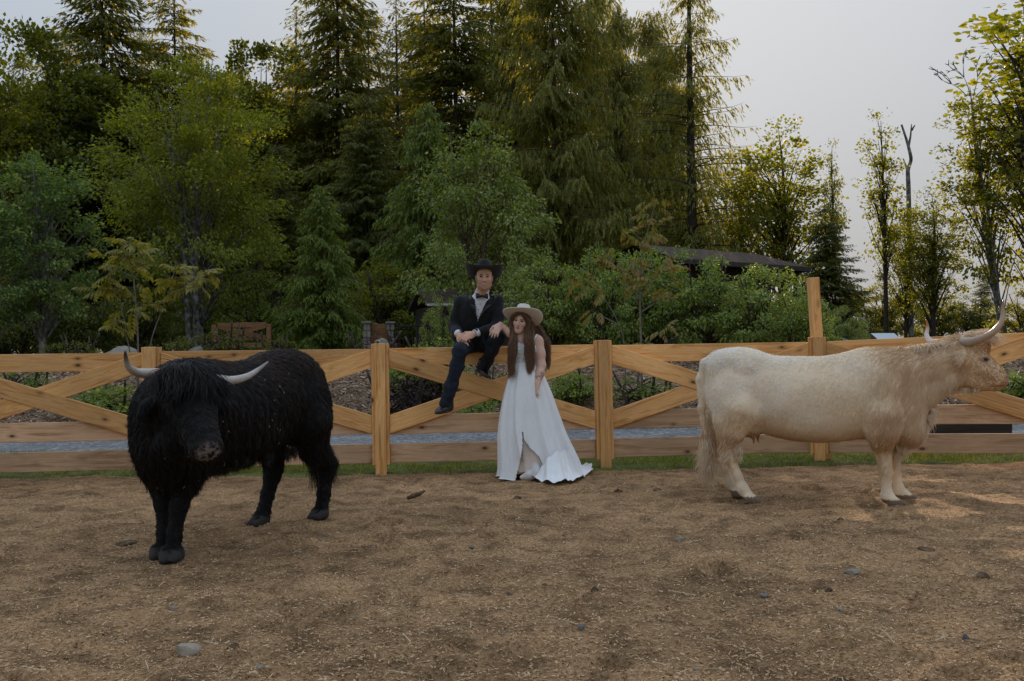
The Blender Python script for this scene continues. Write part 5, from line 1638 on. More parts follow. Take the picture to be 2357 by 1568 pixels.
M_VIB = mat_leaf('viburnum_leaves', (0.116, 0.185, 0.042), (0.230, 0.314, 0.062), (0.431, 0.459, 0.086), trans=0.4, rough=0.40, spec=0.5)
M_PURPLE = mat_leaf('purple_leaves', (0.020, 0.012, 0.018), (0.045, 0.022, 0.03), trans=0.25)
M_MAROON = mat_leaf('maroon_leaves', (0.05, 0.012, 0.012), (0.10, 0.03, 0.028), trans=0.3)
M_YSH = mat_leaf('yellow_green_leaves', (0.08, 0.10, 0.015), (0.15, 0.17, 0.03), trans=0.45)

def gz(x, y):
    return float(terrain(np.array([x]), np.array([y]))[0])

_lib = {}
def tree(name, label, cat, gen, px, Y, leafmat, bark, top=None, base_py=None, rot=0.0, group=None, wscale=1.0, dz=0.0):
    """gen: key of a generated tree (mesh shared by its copies) placed with its foot at photo x px, depth Y, crown tip at photo y `top`"""
    x = P(px, 800, Y).x
    z = gz(x, Y) - 0.06 + dz
    key = gen[0]
    if key not in _lib:
        wood, (V, F) = gen[1]()
        _lib[key] = (mesh_data('trunk', np.concatenate(wood.V), wood.F, bark), mesh_data('crown', V, F, leafmat, smooth=False), float(V[:, 2].max()))
    tm, cm, h = _lib[key]
    s = 1.0
    if top is not None:
        s = (P(px, top, Y).z - z) / h
    o = thing(name, label, cat, (x, Y, z), rot, group)
    a = add('trunk', tm, o); b = add('crown', cm, o)
    for q in (a, b):
        q.scale = (s * wscale, s * wscale, s)
    if cm.materials[0] != leafmat:
        b.material_slots[0].link = 'OBJECT'; b.material_slots[0].material = leafmat
    return o

C1 = lambda: gen_conifer(1, 24, 5.0, nb=250, tw=7, hang=0.55, up=0.12, droop=0.46, tipturn=0.24, pw=0.62, sl=(0.22, 0.46), sw=(0.06, 0.11))
C2 = lambda: gen_conifer(2, 24, 4.9, nb=260, tw=7, hang=0.35, up=0.24, droop=0.40, tipturn=0.10, rough=0.3, pw=0.60, sl=(0.22, 0.44), sw=(0.06, 0.11))
C3 = lambda: gen_conifer(3, 22, 3.3, nb=190, tw=7, hang=0.6, up=0.3, droop=0.35, sparse=0.85, sl=(0.18, 0.36), rough=0.4, pw=0.62, spc=0.07)
C4 = lambda: gen_conifer(4, 26, 4.4, nb=300, tw=7, hang=1.3, up=0.14, droop=0.5, tipturn=0.30, sl=(0.18, 0.40), sw=(0.04, 0.08), pw=0.45, rough=0.48, spc=0.034)
C5 = lambda: gen_conifer(5, 24, 5.0, nb=230, tw=6, hang=1.0, up=0.22, droop=0.40, tipturn=0.22, sl=(0.16, 0.34), sw=(0.04, 0.07), pw=0.74, sparse=0.85, trunk=0.34, base=0.03, rough=0.42, spc=0.055, window=(0.42, 0.57, 0.6, 1.7))
C6 = lambda: gen_conifer(6, 9, 3.0, nb=200, tw=11, hang=0.75, up=0.30, droop=0.40, sl=(0.12, 0.28), sw=(0.045, 0.08), base=0.03, trunk=0.1, pw=0.75, spc=0.05)
GC1, GC2, GC3, GC4, GC5, GC6 = ('spruce', C1), ('fir', C2), ('airy', C3), ('cedar', C4), ('sparse', C5), ('young', C6)
GB1 = ('alder', lambda: gen_broad(11, 9.2, 5.2, 2.95, 4.0, ncl=190, per=210, leaf=(0.07, 0.13), cr=(0.35, 0.75), trunk=0.15, stems=3, egg=0.22, bias=2.6))
GB2 = ('maple_dark', lambda: gen_broad(12, 15, 9.5, 4.3, 5.6, ncl=150, per=170, leaf=(0.14, 0.24), wid=0.85, cr=(0.6, 1.15), trunk=0.22, egg=0.15))
GB3 = ('maple_lit', lambda: gen_broad(13, 13, 7.6, 2.7, 5.2, ncl=190, per=50, leaf=(0.12, 0.21), wid=0.85, cr=(0.45, 1.0), trunk=0.17, egg=0.15, bias=2.1))
GB4 = ('cottonwood', lambda: gen_broad(14, 5.2, 2.9, 1.35, 2.3, ncl=95, per=110, leaf=(0.07, 0.12), cr=(0.2, 0.42), trunk=0.07, egg=0.28, droop=0.5, bias=2.4))
GB5 = ('glossy', lambda: gen_broad(15, 5.6, 3.0, 1.65, 2.6, ncl=120, per=150, leaf=(0.06, 0.11), cr=(0.25, 0.5), trunk=0.07, stems=3, egg=0.42, droop=0.6, bias=2.3))
GB6 = ('slender', lambda: gen_broad(16, 11, 7.2, 1.0, 3.6, ncl=110, per=30, leaf=(0.10, 0.17), wid=0.8, cr=(0.3, 0.7), trunk=0.12, egg=0.12, bias=1.9, bare=0.25, limb=0.22))
GB7 = ('leaning', lambda: gen_broad(17, 11, 6.6, 1.55, 3.9, ncl=130, per=45, leaf=(0.10, 0.17), wid=0.8, cr=(0.35, 0.75), trunk=0.15, lean=(-1.25, 0.3), bias=1.9, egg=-0.1, bare=0.1))
GS1 = ('shrub', lambda: gen_broad(21, 2.3, 1.25, 1.15, 1.05, ncl=80, per=120, leaf=(0.05, 0.10), wid=0.45, cr=(0.16, 0.36), trunk=0.05, stems=5, droop=0.55, bias=2.3))
GS2 = ('shrub_b', lambda: gen_broad(22, 2.3, 1.2, 1.2, 1.1, ncl=80, per=125, leaf=(0.05, 0.10), wid=0.45, cr=(0.16, 0.36), trunk=0.05, stems=4, droop=0.5, bias=2.1))
GS3 = ('bush', lambda: gen_broad(23, 0.75, 0.36, 0.5, 0.34, ncl=45, per=70, leaf=(0.03, 0.065), wid=0.55, cr=(0.08, 0.18), trunk=0.02, stems=4, droop=0.2, bias=2.0))
GS4 = ('bush_airy', lambda: gen_broad(24, 0.75, 0.40, 0.42, 0.34, ncl=34, per=30, leaf=(0.025, 0.05), wid=0.55, cr=(0.07, 0.15), trunk=0.02, stems=5, droop=0.1, bias=1.7))

# --- back row of the forest, left to right
tree('spruce_tree', 'tall dark spruce leftmost in the back row, its tip above the frame', 'tree', GC1, 250, 46, M_SPRUCE, M_BARK, top=-150, wscale=1.15)
tree('spruce_tree', 'narrow sunlit spruce beside the open sky, right of the tallest left spruce', 'tree', GC2, 412, 49, M_HEM, M_BARK, top=-110, rot=1.0, wscale=0.85)
tree('maple_tree', 'dark spreading broadleaf tree at the upper left, sky showing through its leaves', 'tree', GB2, 120, 43, M_DARKB, M_BARK, top=58, rot=0.4)
tree('maple_tree', 'yellow-lit leafy crown at the top left corner of the forest', 'tree', GB3, -8, 39, M_MAPLE, M_BARK, top=20, rot=2.0, wscale=0.8)
tree('broadleaf_tree', 'dark leafy tree filling the gap between the sky and the tall hemlock', 'tree', GB2, 610, 47, M_DARKB, M_BARK, top=92, rot=2.2, wscale=0.85)
tree('hemlock_tree', 'tall hemlock with golden lit boughs left of the thin airy conifer', 'tree', GC1, 782, 46, M_HEM, M_BARKR, top=-150, rot=2.1, wscale=1.05)
tree('hemlock_tree', 'short pointed hemlock tip between leafy crown and golden hemlock', 'tree', GC3, 690, 52, M_HEM, M_BARK, top=8, rot=0.3)
tree('fir_tree', 'thin airy conifer with sky showing through, between two dense conifers', 'tree', GC3, 925, 50, M_HEM, M_BARKR, top=-25, rot=1.1, wscale=0.95)
tree('fir_tree', 'dense dark fir behind the seated man, tip above the frame', 'tree', GC2, 1060, 45, M_SPRUCE, M_BARKR, top=-170, rot=0.2, wscale=0.98)
tree('cedar_tree', 'large weeping cedar with hanging sprays right of the dark fir', 'tree', GC4, 1285, 39, M_CEDARL, M_BARKR, top=-230, rot=0.6)
tree('cedar_tree', 'smaller weeping cedar between the large cedar and the sun-crossed fir', 'tree', GC4, 1440, 44, M_CEDARL, M_BARKR, top=10, rot=2.4, wscale=0.8)
tree('fir_tree', 'tall sparse fir with a bare dark trunk standing against the sun', 'tree', GC5, 1600, 40, M_CEDARL, M_BARK, top=-190, rot=0.9)
tree('maple_tree', 'yellow-green maple right of the conifers, above the dark roof', 'tree', GB3, 1800, 39, M_MAPLE, M_BARK, top=262, rot=0.8, wscale=1.2)
BACK = ['hidden broadleaf crown at the far left edge behind the yellow-lit crown', 'pointed conifer peeking out behind the dark spreading tree at far left',
        'golden conifer between the two left spruces, behind them', 'dark broadleaf crown behind the top right of the olive alder',
        'dark conifer behind the leafy tree in the sky gap, right side', 'conifer tip between the golden hemlock and the thin airy conifer',
        'conifer between the thin airy conifer and the dark fir, behind both', 'tall fir filling the gap between the dark fir and the large cedar',
        'weeping cedar directly behind the left flank of the large cedar', 'weeping cedar directly behind the right flank of the large cedar',
        'weeping cedar just left of the trunk that crosses the sun', 'lower weeping cedar touching the left boughs of the sun-crossed fir',
        'dark fir hidden behind the middle of the olive alder', 'dark spruce behind the glossy tree, below the large cedar',
        'dark conifer in the sky gap left of the leafy tree', 'fir behind the left flank of the tallest left spruce']
for i, (px, Y, top, g, ml) in enumerate([(-60, 55, 150, GB2, M_DARKB), (60, 60, 120, GC1, M_SPRUCE), (330, 56, 70, GC1, M_HEM), (500, 57, 170, GB2, M_DARKB), (700, 60, 130, GC1, M_DARKB), (860, 54, 20, GC2, M_HEM), (985, 56, -70, GC1, M_HEM), (1140, 52, -110, GC2, M_HEM), (1205, 50, -160, GC4, M_CEDARL), (1375, 50, -60, GC4, M_CEDARL), (1505, 50, 20, GC4, M_CEDARL), (1545, 47, 90, GC4, M_CEDARL), (540, 40, 330, GC2, M_SPRUCE), (1190, 47, 130, GC1, M_SPRUCE), (560, 60, 140, GC1, M_DARKB), (170, 52, 60, GC2, M_HEM)]):
    tree('back_tree', BACK[i], 'tree', g, px, Y, ml, M_BARK, top=top, rot=i * 1.3, group='hidden trees deep in the forest')
# --- middle row
tree('hemlock_tree', 'dark drooping hemlock filling the shade left of the small brown roof', 'tree', GC1, 845, 37, M_SPRUCE, M_BARK, top=215, rot=1.9, wscale=1.15)
tree('hemlock_tree', 'dark conifer behind the broad olive tree, at its right shoulder', 'tree', GC2, 650, 36, M_SPRUCE, M_BARK, top=330, rot=0.5, wscale=1.0)
tree('young_cedar', 'bright green pyramid cedar behind the black bull, foot at the far gate', 'tree', GC6, 742, 27, M_YCED, M_BARKR, top=425, rot=0.4, wscale=0.95)
tree('young_cedar', 'larger soft green cedar pyramid left of the glossy tree above the man', 'tree', GC6, 985, 31, M_YCED, M_BARKR, top=232, rot=1.4, wscale=0.80)
tree('alder_tree', 'broad olive green alder with pale stems, largest leafy crown on the left', 'tree', GB1, 452, 29, M_ALDER, M_BARKP, top=118, rot=0.5)
tree('cottonwood_tree', 'blue-green leafy young tree with upright shoots at the left edge', 'tree', GB4, 95, 24, M_BLUE, M_BARKP, top=335, rot=0.9, wscale=1.0)
tree('cottonwood_tree', 'second blue-green young tree cut off by the left edge', 'tree', GB4, -35, 23, M_BLUE, M_BARKP, top=430, rot=2.9, wscale=1.1)
tree('glossy_tree', 'glossy leaved ornamental tree rising above the seated man', 'tree', GB5, 1112, 23.5, M_GLOSS, M_BARKR, top=268, rot=0.3, wscale=0.92)
# --- right side
tree('slender_tree', 'thin sparse tree right of the yellow-green maple, twin bare stems', 'tree', GB6, 1925, 36, M_MAPLE, M_BARK, top=315, rot=0.5, wscale=0.55)
tree('slender_tree', 'slender tree with a bare forked top, left of the dead snag', 'tree', GB6, 2040, 34, M_MAPLE, M_BARK, top=248, rot=2.3, wscale=0.95)
tree('maple_tree', 'rounded green maple below the dead snag', 'tree', GB3, 2150, 33, M_MAPLE, M_BARK, top=425, rot=1.3, wscale=1.15)
tree('maple_tree', 'darker leafy maple left of the rounded one, behind the cow', 'tree', GB3, 2085, 36, M_DARKB, M_BARK, top=470, rot=0.1, wscale=0.9)
tree('leaning_tree', 'tall tree with lichen-grey trunk leaning left near the right edge', 'tree', GB7, 2318, 30, M_MAPLE, M_BARKP, top=205, rot=0.0, wscale=1.0)
tree('maple_tree', 'bright maple cut off by the upper right edge', 'tree', GB6, 2385, 28, M_MAPLE, M_BARK, top=-70, rot=2.6, wscale=1.7)
tree('maple_tree', 'second maple crown beyond the right edge, branches reaching into the sky', 'tree', GB6, 2470, 33, M_MAPLE, M_BARK, top=-120, rot=1.6, wscale=2.0)
tree('maple_tree', 'yellow-green crown stepping down from the sun-crossed fir to the maple', 'tree', GB3, 1712, 46, M_MAPLE, M_BARK, top=335, rot=2.8, wscale=1.15)
tree('maple_tree', 'bright lower maple crown at the right edge beside the leaning trunk', 'tree', GB3, 2405, 29, M_MAPLE, M_BARK, top=150, rot=0.9, wscale=1.0)
tree('dark_conifer', 'low dark conifer between the tall post and the slender trees', 'tree', GC1, 1905, 30, M_SPRUCE, M_BARK, top=470, rot=0.6, wscale=1.5)
tree('far_conifer', 'distant grey-green conifer left of the leaning trunk', 'tree', GC2, 2268, 85, M_SPRUCE, M_BARK, top=612, rot=0.6, wscale=1.0)

# --- understorey and garden shrubs
def shrub(label, g, px, Y, top, mat, rot=0, ws=1.0, name='shrub', dz=0.0):
    return tree(name, label, 'shrub', g, px, Y, mat, M_BARK, top=top, rot=rot, wscale=ws, dz=dz)
shrub('tall viburnum shrub directly behind the bride hat', GS1, 1270, 18.5, 585, M_GLOSS, 0.2, 1.0)
shrub('leafy viburnum shrub left end of the big hedge mass, behind right sapling', GS2, 1385, 18.2, 556, M_VIB, 1.2, 0.9)
shrub('viburnum shrub in front of the left part of the dark roof', GS1, 1500, 18.6, 566, M_VIB, 2.0, 0.95)
shrub('bright leaved viburnum shrub below the middle of the dark roof', GS2, 1610, 18.0, 562, M_VIB, 2.7, 1.0)
shrub('viburnum shrub below the right eave of the dark roof', GS1, 1730, 17.4, 603, M_VIB, 3.5, 1.05)
shrub('arching viburnum shrub just left of the tall post', GS2, 1835, 16.8, 655, M_VIB, 4.4, 1.0)
shrub('lower leafy shrub right of the tall post', GS1, 1950, 19.5, 700, M_GLOSS, 0.9, 0.9)
shrub('leafy shrub left of the man, below the small brown roof', GS2, 1018, 16.5, 676, M_GLOSS, 1.9, 0.55)
shrub('dark shrub between bride and right sapling', GS2, 1330, 20.5, 610, M_GLOSS, 3.9, 0.9)
for i, (px, Y, top, mat, lab) in enumerate([
        (40, 27, 600, M_DARKB, 'dark undergrowth shrub at the left edge beneath the blue-green tree'),
        (190, 28, 640, M_DARKB, 'dark undergrowth shrub behind the left sapling'),
        (330, 30, 650, M_DARKB, 'dark undergrowth shrub left of the pale alder stems'),
        (610, 31, 620, M_YCED, 'green undergrowth shrub above the far wooden gate'),
        (470, 33, 680, M_DARKB, 'dark undergrowth behind the pale alder stems'),
        (870, 30, 600, M_MAPLE, 'yellow sunlit undergrowth in the gap left of the small roof'),
        (930, 33, 560, M_HEM, 'dark undergrowth right of the yellow gap'),
        (1180, 27, 640, M_GLOSS, 'leafy shrub behind the man shoulder'),
        (2030, 38, 640, M_MAPLE, 'yellow-green thicket left of the cow horns'),
        (2150, 40, 655, M_MAPLE, 'yellow-green thicket between the cow horns'),
        (2245, 39, 672, M_YSH, 'pale yellow thicket left of the leaning trunk'),
        (2370, 30, 655, M_MAPLE, 'yellow-green thicket at the right edge above the fence'),
        (1905, 37, 620, M_DARKB, 'dark thicket behind the tall post')]):
    shrub(lab, GS1 if i % 2 else GS2, px, Y, top, mat, i * 0.8, 1.15, 'thicket')
for i, (px, Y, top, g, mat, ws, lab) in enumerate([
        (520, 22.0, 752, GS4, M_DARKB, 1.2, 'small dark bush in front of the left end of the far gate'),
        (165, 17.5, 777, GS4, M_YSH, 1.3, 'small flowering bush peeking over the rail at far left'),
        (410, 18.5, 772, GS3, M_YSH, 1.1, 'low yellow-green bush over the rail right of the left post'),
        (622, 18.5, 772, GS4, M_YSH, 1.2, 'bright yellow-green bush right of the far wooden gate'),
        (980, 15.5, 770, GS3, M_VIB, 1.0, 'grassy green bush over the rail left of the man'),
        (245, 15.0, 868, GS3, M_VIB, 1.45, 'leafy green bush on the mulch left of the bull head'),
        (62, 15.6, 842, GS4, M_VIB, 1.2, 'small bush on the mulch at far left seen through the braces'),
        (940, 14.9, 848, GS4, M_PURPLE, 1.5, 'dark purple bush on the mulch right of the second post'),
        (1128, 15.3, 850, GS4, M_YSH, 1.0, 'pale yellow-green bush beside the man shoe'),
        (1105, 14.5, 905, GS3, M_VIB, 0.9, 'low green bush under the crossing braces behind the bride'),
        (1322, 15.3, 842, GS3, M_VIB, 1.05, 'round green bush on the mulch right of the bride'),
        (1490, 15.0, 858, GS4, M_VIB, 1.6, 'loose green bush at the foot of the right sapling'),
        (2345, 14.8, 838, GS3, M_VIB, 1.3, 'dark green bush behind the cow muzzle at the right edge'),
        (860, 19.5, 770, GS4, M_MAROON, 1.7, 'maroon leaved bush in front of the stone gate pillars')]):
    shrub(lab, g, px, Y, top, mat, i * 1.1, ws, 'bush')

# ------------------------------------------------------------------ buildings, far gate, saplings, stones
M_ROOF = mat_noise('brown_shingle', [(0.055, 0.038, 0.029), (0.095, 0.07, 0.055), (0.135, 0.105, 0.085)], scale=3, stretch=(3, 14, 14), rough=1.0, spec=0.05, bump=0.6, bdist=0.02)
M_DKWALL = mat_noise('dark_siding', [(0.020, 0.015, 0.011), (0.045, 0.033, 0.025)], scale=4, stretch=(1, 1, 12), rough=0.85, bump=0.5, bdist=0.02)
M_FASCIA = mat_noise('white_gutter', [(0.55, 0.56, 0.57), (0.68, 0.69, 0.70)], scale=6, rough=0.5)
M_DKTRIM = mat_noise('dark_trim', [(0.025, 0.02, 0.017), (0.05, 0.04, 0.033)], scale=6, rough=0.7)
M_STONE = mat_noise('grey_stone', [(0.09, 0.085, 0.075), (0.17, 0.16, 0.14), (0.25, 0.24, 0.215)], scale=5, rough=0.85, bump=0.5, bdist=0.03, rand=0.2)
M_STONEB = mat_noise('blue_stone', [(0.20, 0.175, 0.135), (0.30, 0.268, 0.215)], scale=9, rough=0.8, bump=0.3)
M_STONET = mat_noise('tan_stone', [(0.26, 0.21, 0.15), (0.42, 0.36, 0.28)], scale=9, rough=0.85, bump=0.4)
M_DUNG = mat_noise('dark_clod', [(0.05, 0.03, 0.016), (0.12, 0.075, 0.04), (0.22, 0.14, 0.075)], scale=18, rough=0.95, bump=0.9, bscale=40, bdist=0.02)
M_IRON = mat_noise('iron', [(0.012, 0.012, 0.012), (0.025, 0.025, 0.025)], scale=9, rough=0.6)
M_GLASS = bpy.data.materials.new('greenhouse_panel'); _a, _b, _c = nodes_of(M_GLASS); _c.inputs['Base Color'].default_value = (0.62, 0.68, 0.70, 1); _c.inputs['Roughness'].default_value = 0.25
M_WSTEM = mat_noise('sapling_stem', [(0.12, 0.10, 0.075), (0.24, 0.21, 0.17)], scale=12, rough=0.8)
M_SAPL = mat_leaf('sapling_leaves', (0.17, 0.165, 0.022), (0.25, 0.23, 0.04), (0.32, 0.27, 0.06), trans=0.45, rough=0.42, spec=0.4, ttint=(1.4, 1.3, 0.5))
M_SAPR = mat_leaf('sourwood_leaves', (0.17, 0.18, 0.04), (0.26, 0.25, 0.06), (0.36, 0.15, 0.06), trans=0.45, rough=0.45, ttint=(1.4, 1.2, 0.5))

# --- long low house with a brown hipped roof behind the shrubs
h0 = P(1462, 568, 25.0); h1 = P(1738, 585, 28.0)
hx = Vector((h1.x - h0.x, h1.y - h0.y, 0)); HL = hx.length; hang = math.atan2(hx.y, hx.x)
house = thing('house', 'long low house with brown hipped roof half hidden by shrubs', 'house', (h0.x, h0.y, gz(h0.x, h0.y)), hang)
zb = gz(h0.x, h0.y); zr = 3.83 - zb; ze = 3.36 - zb; hw = 1.45; ext = 0.45
Vr = np.array([[0, 0, zr], [HL, 0, zr], [HL + ext, -hw, ze], [-0.2, -hw, ze], [HL + ext, hw, ze], [-0.2, hw, ze]], float)
Vr = np.concatenate([Vr, Vr - [0, 0, 0.07]])
roof = mk('roof', Vr, [(3, 2, 1, 0), (1, 4, 5, 0), (2, 4, 1), (9, 8, 2, 3), (8, 10, 4, 2), (10, 11, 5, 4), (6, 7, 8, 9), (6, 11, 10, 7), (7, 10, 8)], M_ROOF, house, smooth=False)
for a, b_ in (((-0.2, -hw - 0.03, ze - 0.075), (HL + ext + 0.03, -hw - 0.03, ze - 0.075)), ((HL + ext + 0.03, -hw, ze - 0.075), (HL + ext + 0.03, hw, ze - 0.075))):
    q = plank('fascia', a, b_, 0.12, 0.04, M_DKTRIM, roof, False, -0.02)
mw = box_mesh('wall', HL - 0.6, 2.0, ze + 0.1, M_DKWALL, 0.01)
add('wall', mw, house, (HL / 2 - 0.2, 0.1, ze / 2 - 0.12))
for x in (HL + 0.2, HL - 1.1):
    add('porch_post', box_mesh('porch_post', 0.12, 0.12, ze - 0.1, M_DKTRIM, 0.01), house, (x, -hw + 0.25, ze / 2 - 0.08))
for x in (0.9, 2.4):
    wn = add('window', box_mesh('window', 0.8, 0.05, 0.7, M_DKTRIM, 0.01), house, (x, -0.93, ze - 0.75))
    add('pane', box_mesh('pane', 0.68, 0.02, 0.58, M_EYE, 0.004), wn, (0, -0.03, 0))

# --- small shed
s0 = P(960, 667, 24.2); s1 = P(985, 700, 22.9)
shed = thing('shed', 'small dark shed with brown roof and white gutter behind the man', 'shed', (s1.x, s1.y, gz(s1.x, s1.y)))
zb = gz(s1.x, s1.y); ra, ea = s0.z - zb, s1.z - zb
dx, dy = s0.x - s1.x, s0.y - s1.y
Vr = np.array([[dx, dy, ra], [dx + 2.6, dy, ra], [2.4, 0, ea], [0, 0, ea], [2 * dx + 2.6, 2 * dy, ea], [2 * dx, 2 * dy, ea]], float)
Vr = np.concatenate([Vr, Vr - [0, 0, 0.06]])
rf = mk('roof', Vr, [(3, 2, 1, 0), (1, 4, 5, 0), (9, 8, 2, 3), (10, 11, 5, 4), (6, 7, 8, 9), (6, 11, 10, 7), (0, 5, 11, 6), (3, 0, 6, 9), (2, 8, 7, 1), (1, 7, 10, 4)], M_ROOF, shed, smooth=False)
plank('gutter', (-0.02, -0.03, ea - 0.02), (2.4, -0.03, ea - 0.02), 0.05, 0.05, M_FASCIA, rf, False, -0.03)
Vw = np.array([[0.25 + dx * 0.15, 0.2, 0], [2.3, 0.2, 0], [2.3 + dx * 1.7, 2 * dy - 0.2, 0], [0.1 + dx * 1.7, 2 * dy - 0.2, 0]], float)
Vw = np.concatenate([Vw - [0, 0, 0.3], Vw + [0, 0, ea - 0.02]])
mk('wall', Vw, [(0, 1, 5, 4), (1, 2, 6, 5), (2, 3, 7, 6), (3, 0, 4, 7)], M_DKWALL, shed, smooth=False)

# --- far gate and stone pillars
gx0, gx1 = P(500, 770, 26).x, P(612, 770, 26).x
M_WSHADE = mat_wood('shaded_cedar', 0, [(0.11, 0.045, 0.016), (0.18, 0.08, 0.028), (0.24, 0.12, 0.05)])  # same cedar, with the shade under the trees put into its darker colours
zt_ = P(550, 742, 26).z; zq = gz(gx0, 26)
fg = thing('wooden_gate', 'far cedar gate with crossed braces behind the bull', 'gate', ((gx0 + gx1) / 2, 26, zq))
w2 = (gx1 - gx0) / 2
for z in (zt_ - zq - 0.07, zt_ - zq - 0.40, zt_ - zq - 0.60):
    plank('rail', (-w2, 0, z), (w2, 0, z), 0.13, 0.04, M_WSHADE, fg, False, 0.04)
plank('brace', (-w2, 0, zt_ - zq - 0.10), (w2, 0, zt_ - zq - 0.42), 0.12, 0.04, M_WSHADE, fg, True, 0.0)
plank('brace', (-w2, 0, zt_ - zq - 0.42), (w2, 0, zt_ - zq - 0.10), 0.12, 0.04, M_WSHADE, fg, True, 0.01)
for sx in (-1, 1):
    add('post', box_mesh('post', 0.12, 0.12, zt_ - zq + 0.12, M_WSHADE, 0.008), fg, (sx * (w2 + 0.08), 0.02, (zt_ - zq) / 2 - 0.12))
for px, lab in ((844, 'left grey stone gate pillar beyond the second post'), (899, 'right grey stone gate pillar beside the iron fence')):
    q = P(px, 744, 24)
    zb = gz(q.x, 24)
    pl = thing('stone_pillar', lab, 'pillar', (q.x, 24, zb), 0.1, 'stone gate pillars')
    hh = q.z - zb
    k = max(3, int(hh / 0.16))
    for i in range(k):
        for j in (-1, 1):
            add('stone', box_mesh('stone', 0.085 + random.uniform(-0.02, 0.02), 0.17, hh / k * 0.93, M_STONE, 0.012, 0.006), pl, (j * 0.045 + random.uniform(-0.008, 0.008), 0, hh / k * (i + 0.5) - 0.02))
    add('cap', box_mesh('cap', 0.24, 0.24, 0.05, M_STONE, 0.012), pl, (0, 0, hh + 0.01))
a, b_ = P(850, 746, 24.1), P(893, 746, 24.1)
pn = thing('plank_panel', 'orange plank panel between the stone pillars', 'gate', ((a.x + b_.x) / 2, 24.1, gz(a.x, 24.1)))
for i in range(4):
    zz = a.z - gz(a.x, 24.1) - 0.06 - i * 0.125
    plank('board', (-(b_.x - a.x) / 2, 0, zz), ((b_.x - a.x) / 2, 0, zz), 0.115, 0.03, M_WSHADE, pn, False, 0.0)
a, b_ = P(907, 748, 24), P(1040, 748, 24)
fz = gz(a.x, 24)
iron = thing('iron_fence', 'dark iron picket fence right of the stone pillars', 'fence', (a.x, 24, fz))
for i in range(int((b_.x - a.x) / 0.11)):
    add('picket', bpy.data.meshes.get('picket') or box_mesh('picket', 0.018, 0.018, a.z - fz + 0.25, M_IRON, 0.002), iron, (i * 0.11, 0, (a.z - fz) / 2 - 0.1))
for z in (a.z - fz - 0.03, 0.12):
    plank('rail', (0, -0.02, z), (b_.x - a.x, -0.02, z), 0.04, 0.025, M_IRON, iron, False, 0.0)

# --- stones
def rock_mesh(name, seed, sx, sy, sz, mat, rough=0.35, n=14):
    r = np.random.default_rng(seed)
    u, v = np.meshgrid(np.linspace(0, math.pi, n), np.linspace(0, 2 * math.pi, 2 * n, endpoint=False), indexing='ij')
    d = np.stack([np.sin(u) * np.cos(v), np.sin(u) * np.sin(v), np.cos(u)], -1).reshape(-1, 3)
    # facets: cut the ball by random planes
    R = np.ones(len(d))
    for _ in range(13):
        pn_ = unit(r.normal(0, 1, 3)); off = r.uniform(0.52, 0.92)
        c = d @ pn_
        R = np.where(c > 0.05, np.minimum(R, off / np.maximum(c, 0.05)), R)
    R *= 1 + rough * 0.35 * (fbm(d[:, 0] * 3 + seed, d[:, 1] * 3, d[:, 2] * 3, 3) - 0.45)
    return mesh_data(name, d * R[:, None] * np.array([sx, sy, sz]), grid_faces(n, 2 * n, True), mat, smooth=(mat is M_DUNG))
def ground_D(px, py):
    q = gp(px, py); return q
def stone(px, py, wpx, hpx, mat, label, seed, sink=0.35, name='stone', cat='stone', rot=0.0):
    q = gp(px, py + hpx * 0.25)
    m = q[1] / FPX
    sx = wpx * m / 2 * 1.1; sz = hpx * m / 2 * 1.25
    z = float(_az(np.array([q[0]]), np.array([q[1]]))[0])
    return add(name, rock_mesh(name, seed, sx, sx * 0.8, sz, mat, 0.35 if cat == 'stone' else 1.3), None, (q[0], q[1], z + sz * (1 - 2 * sink) * 0.6), (0, 0, rot), None, label, cat)
stone(430, 1497, 62, 34, M_STONET, 'large tan wedge-shaped stone at the lower left of the ground', 1, rot=0.3)
stone(818, 1411, 40, 26, M_STONE, 'grey stone half sunk in the ground, lower centre left', 2)
stone(400, 1407, 17, 12, M_STONEB, 'small grey pebble up from the large tan stone', 3)
stone(737, 1244, 14, 9, M_STONEB, 'tiny pale pebble right of the bull hind hooves', 4)
stone(1085, 1259, 17, 10, M_STONE, 'small pale pebble below the bride left side', 5)
stone(597, 1534, 24, 13, M_STONEB, 'flat bluish stone near the bottom edge, left', 6)
stone(1564, 1237, 19, 15, M_STONEB, 'round blue-grey pebble alone in the middle right ground', 7, sink=0.15)
stone(1758, 1370, 20, 15, M_STONE, 'grey pebble right of a dark clod, lower right', 8)
stone(1933, 1402, 20, 11, M_STONEB, 'bluish pebble in the lower right ground', 9)
stone(1961, 1322, 34, 14, M_STONEB, 'flat dark blue stone below the cow front hooves', 10)
stone(2236, 1322, 18, 11, M_STONEB, 'bluish stone beside a clod near the right edge', 11)
stone(1338, 1459, 18, 14, M_STONE, 'dull grey stone in the lower centre ground', 12)
stone(2223, 1468, 16, 20, M_STONE, 'grey stone beside upright straw at the lower right', 13)
stone(1601, 1535, 12, 10, M_STONEB, 'tiny grey pebble near the bottom edge, right of centre', 14)
stone(1160, 1466, 12, 9, M_STONEB, 'tiny pebble near the bottom centre', 15)
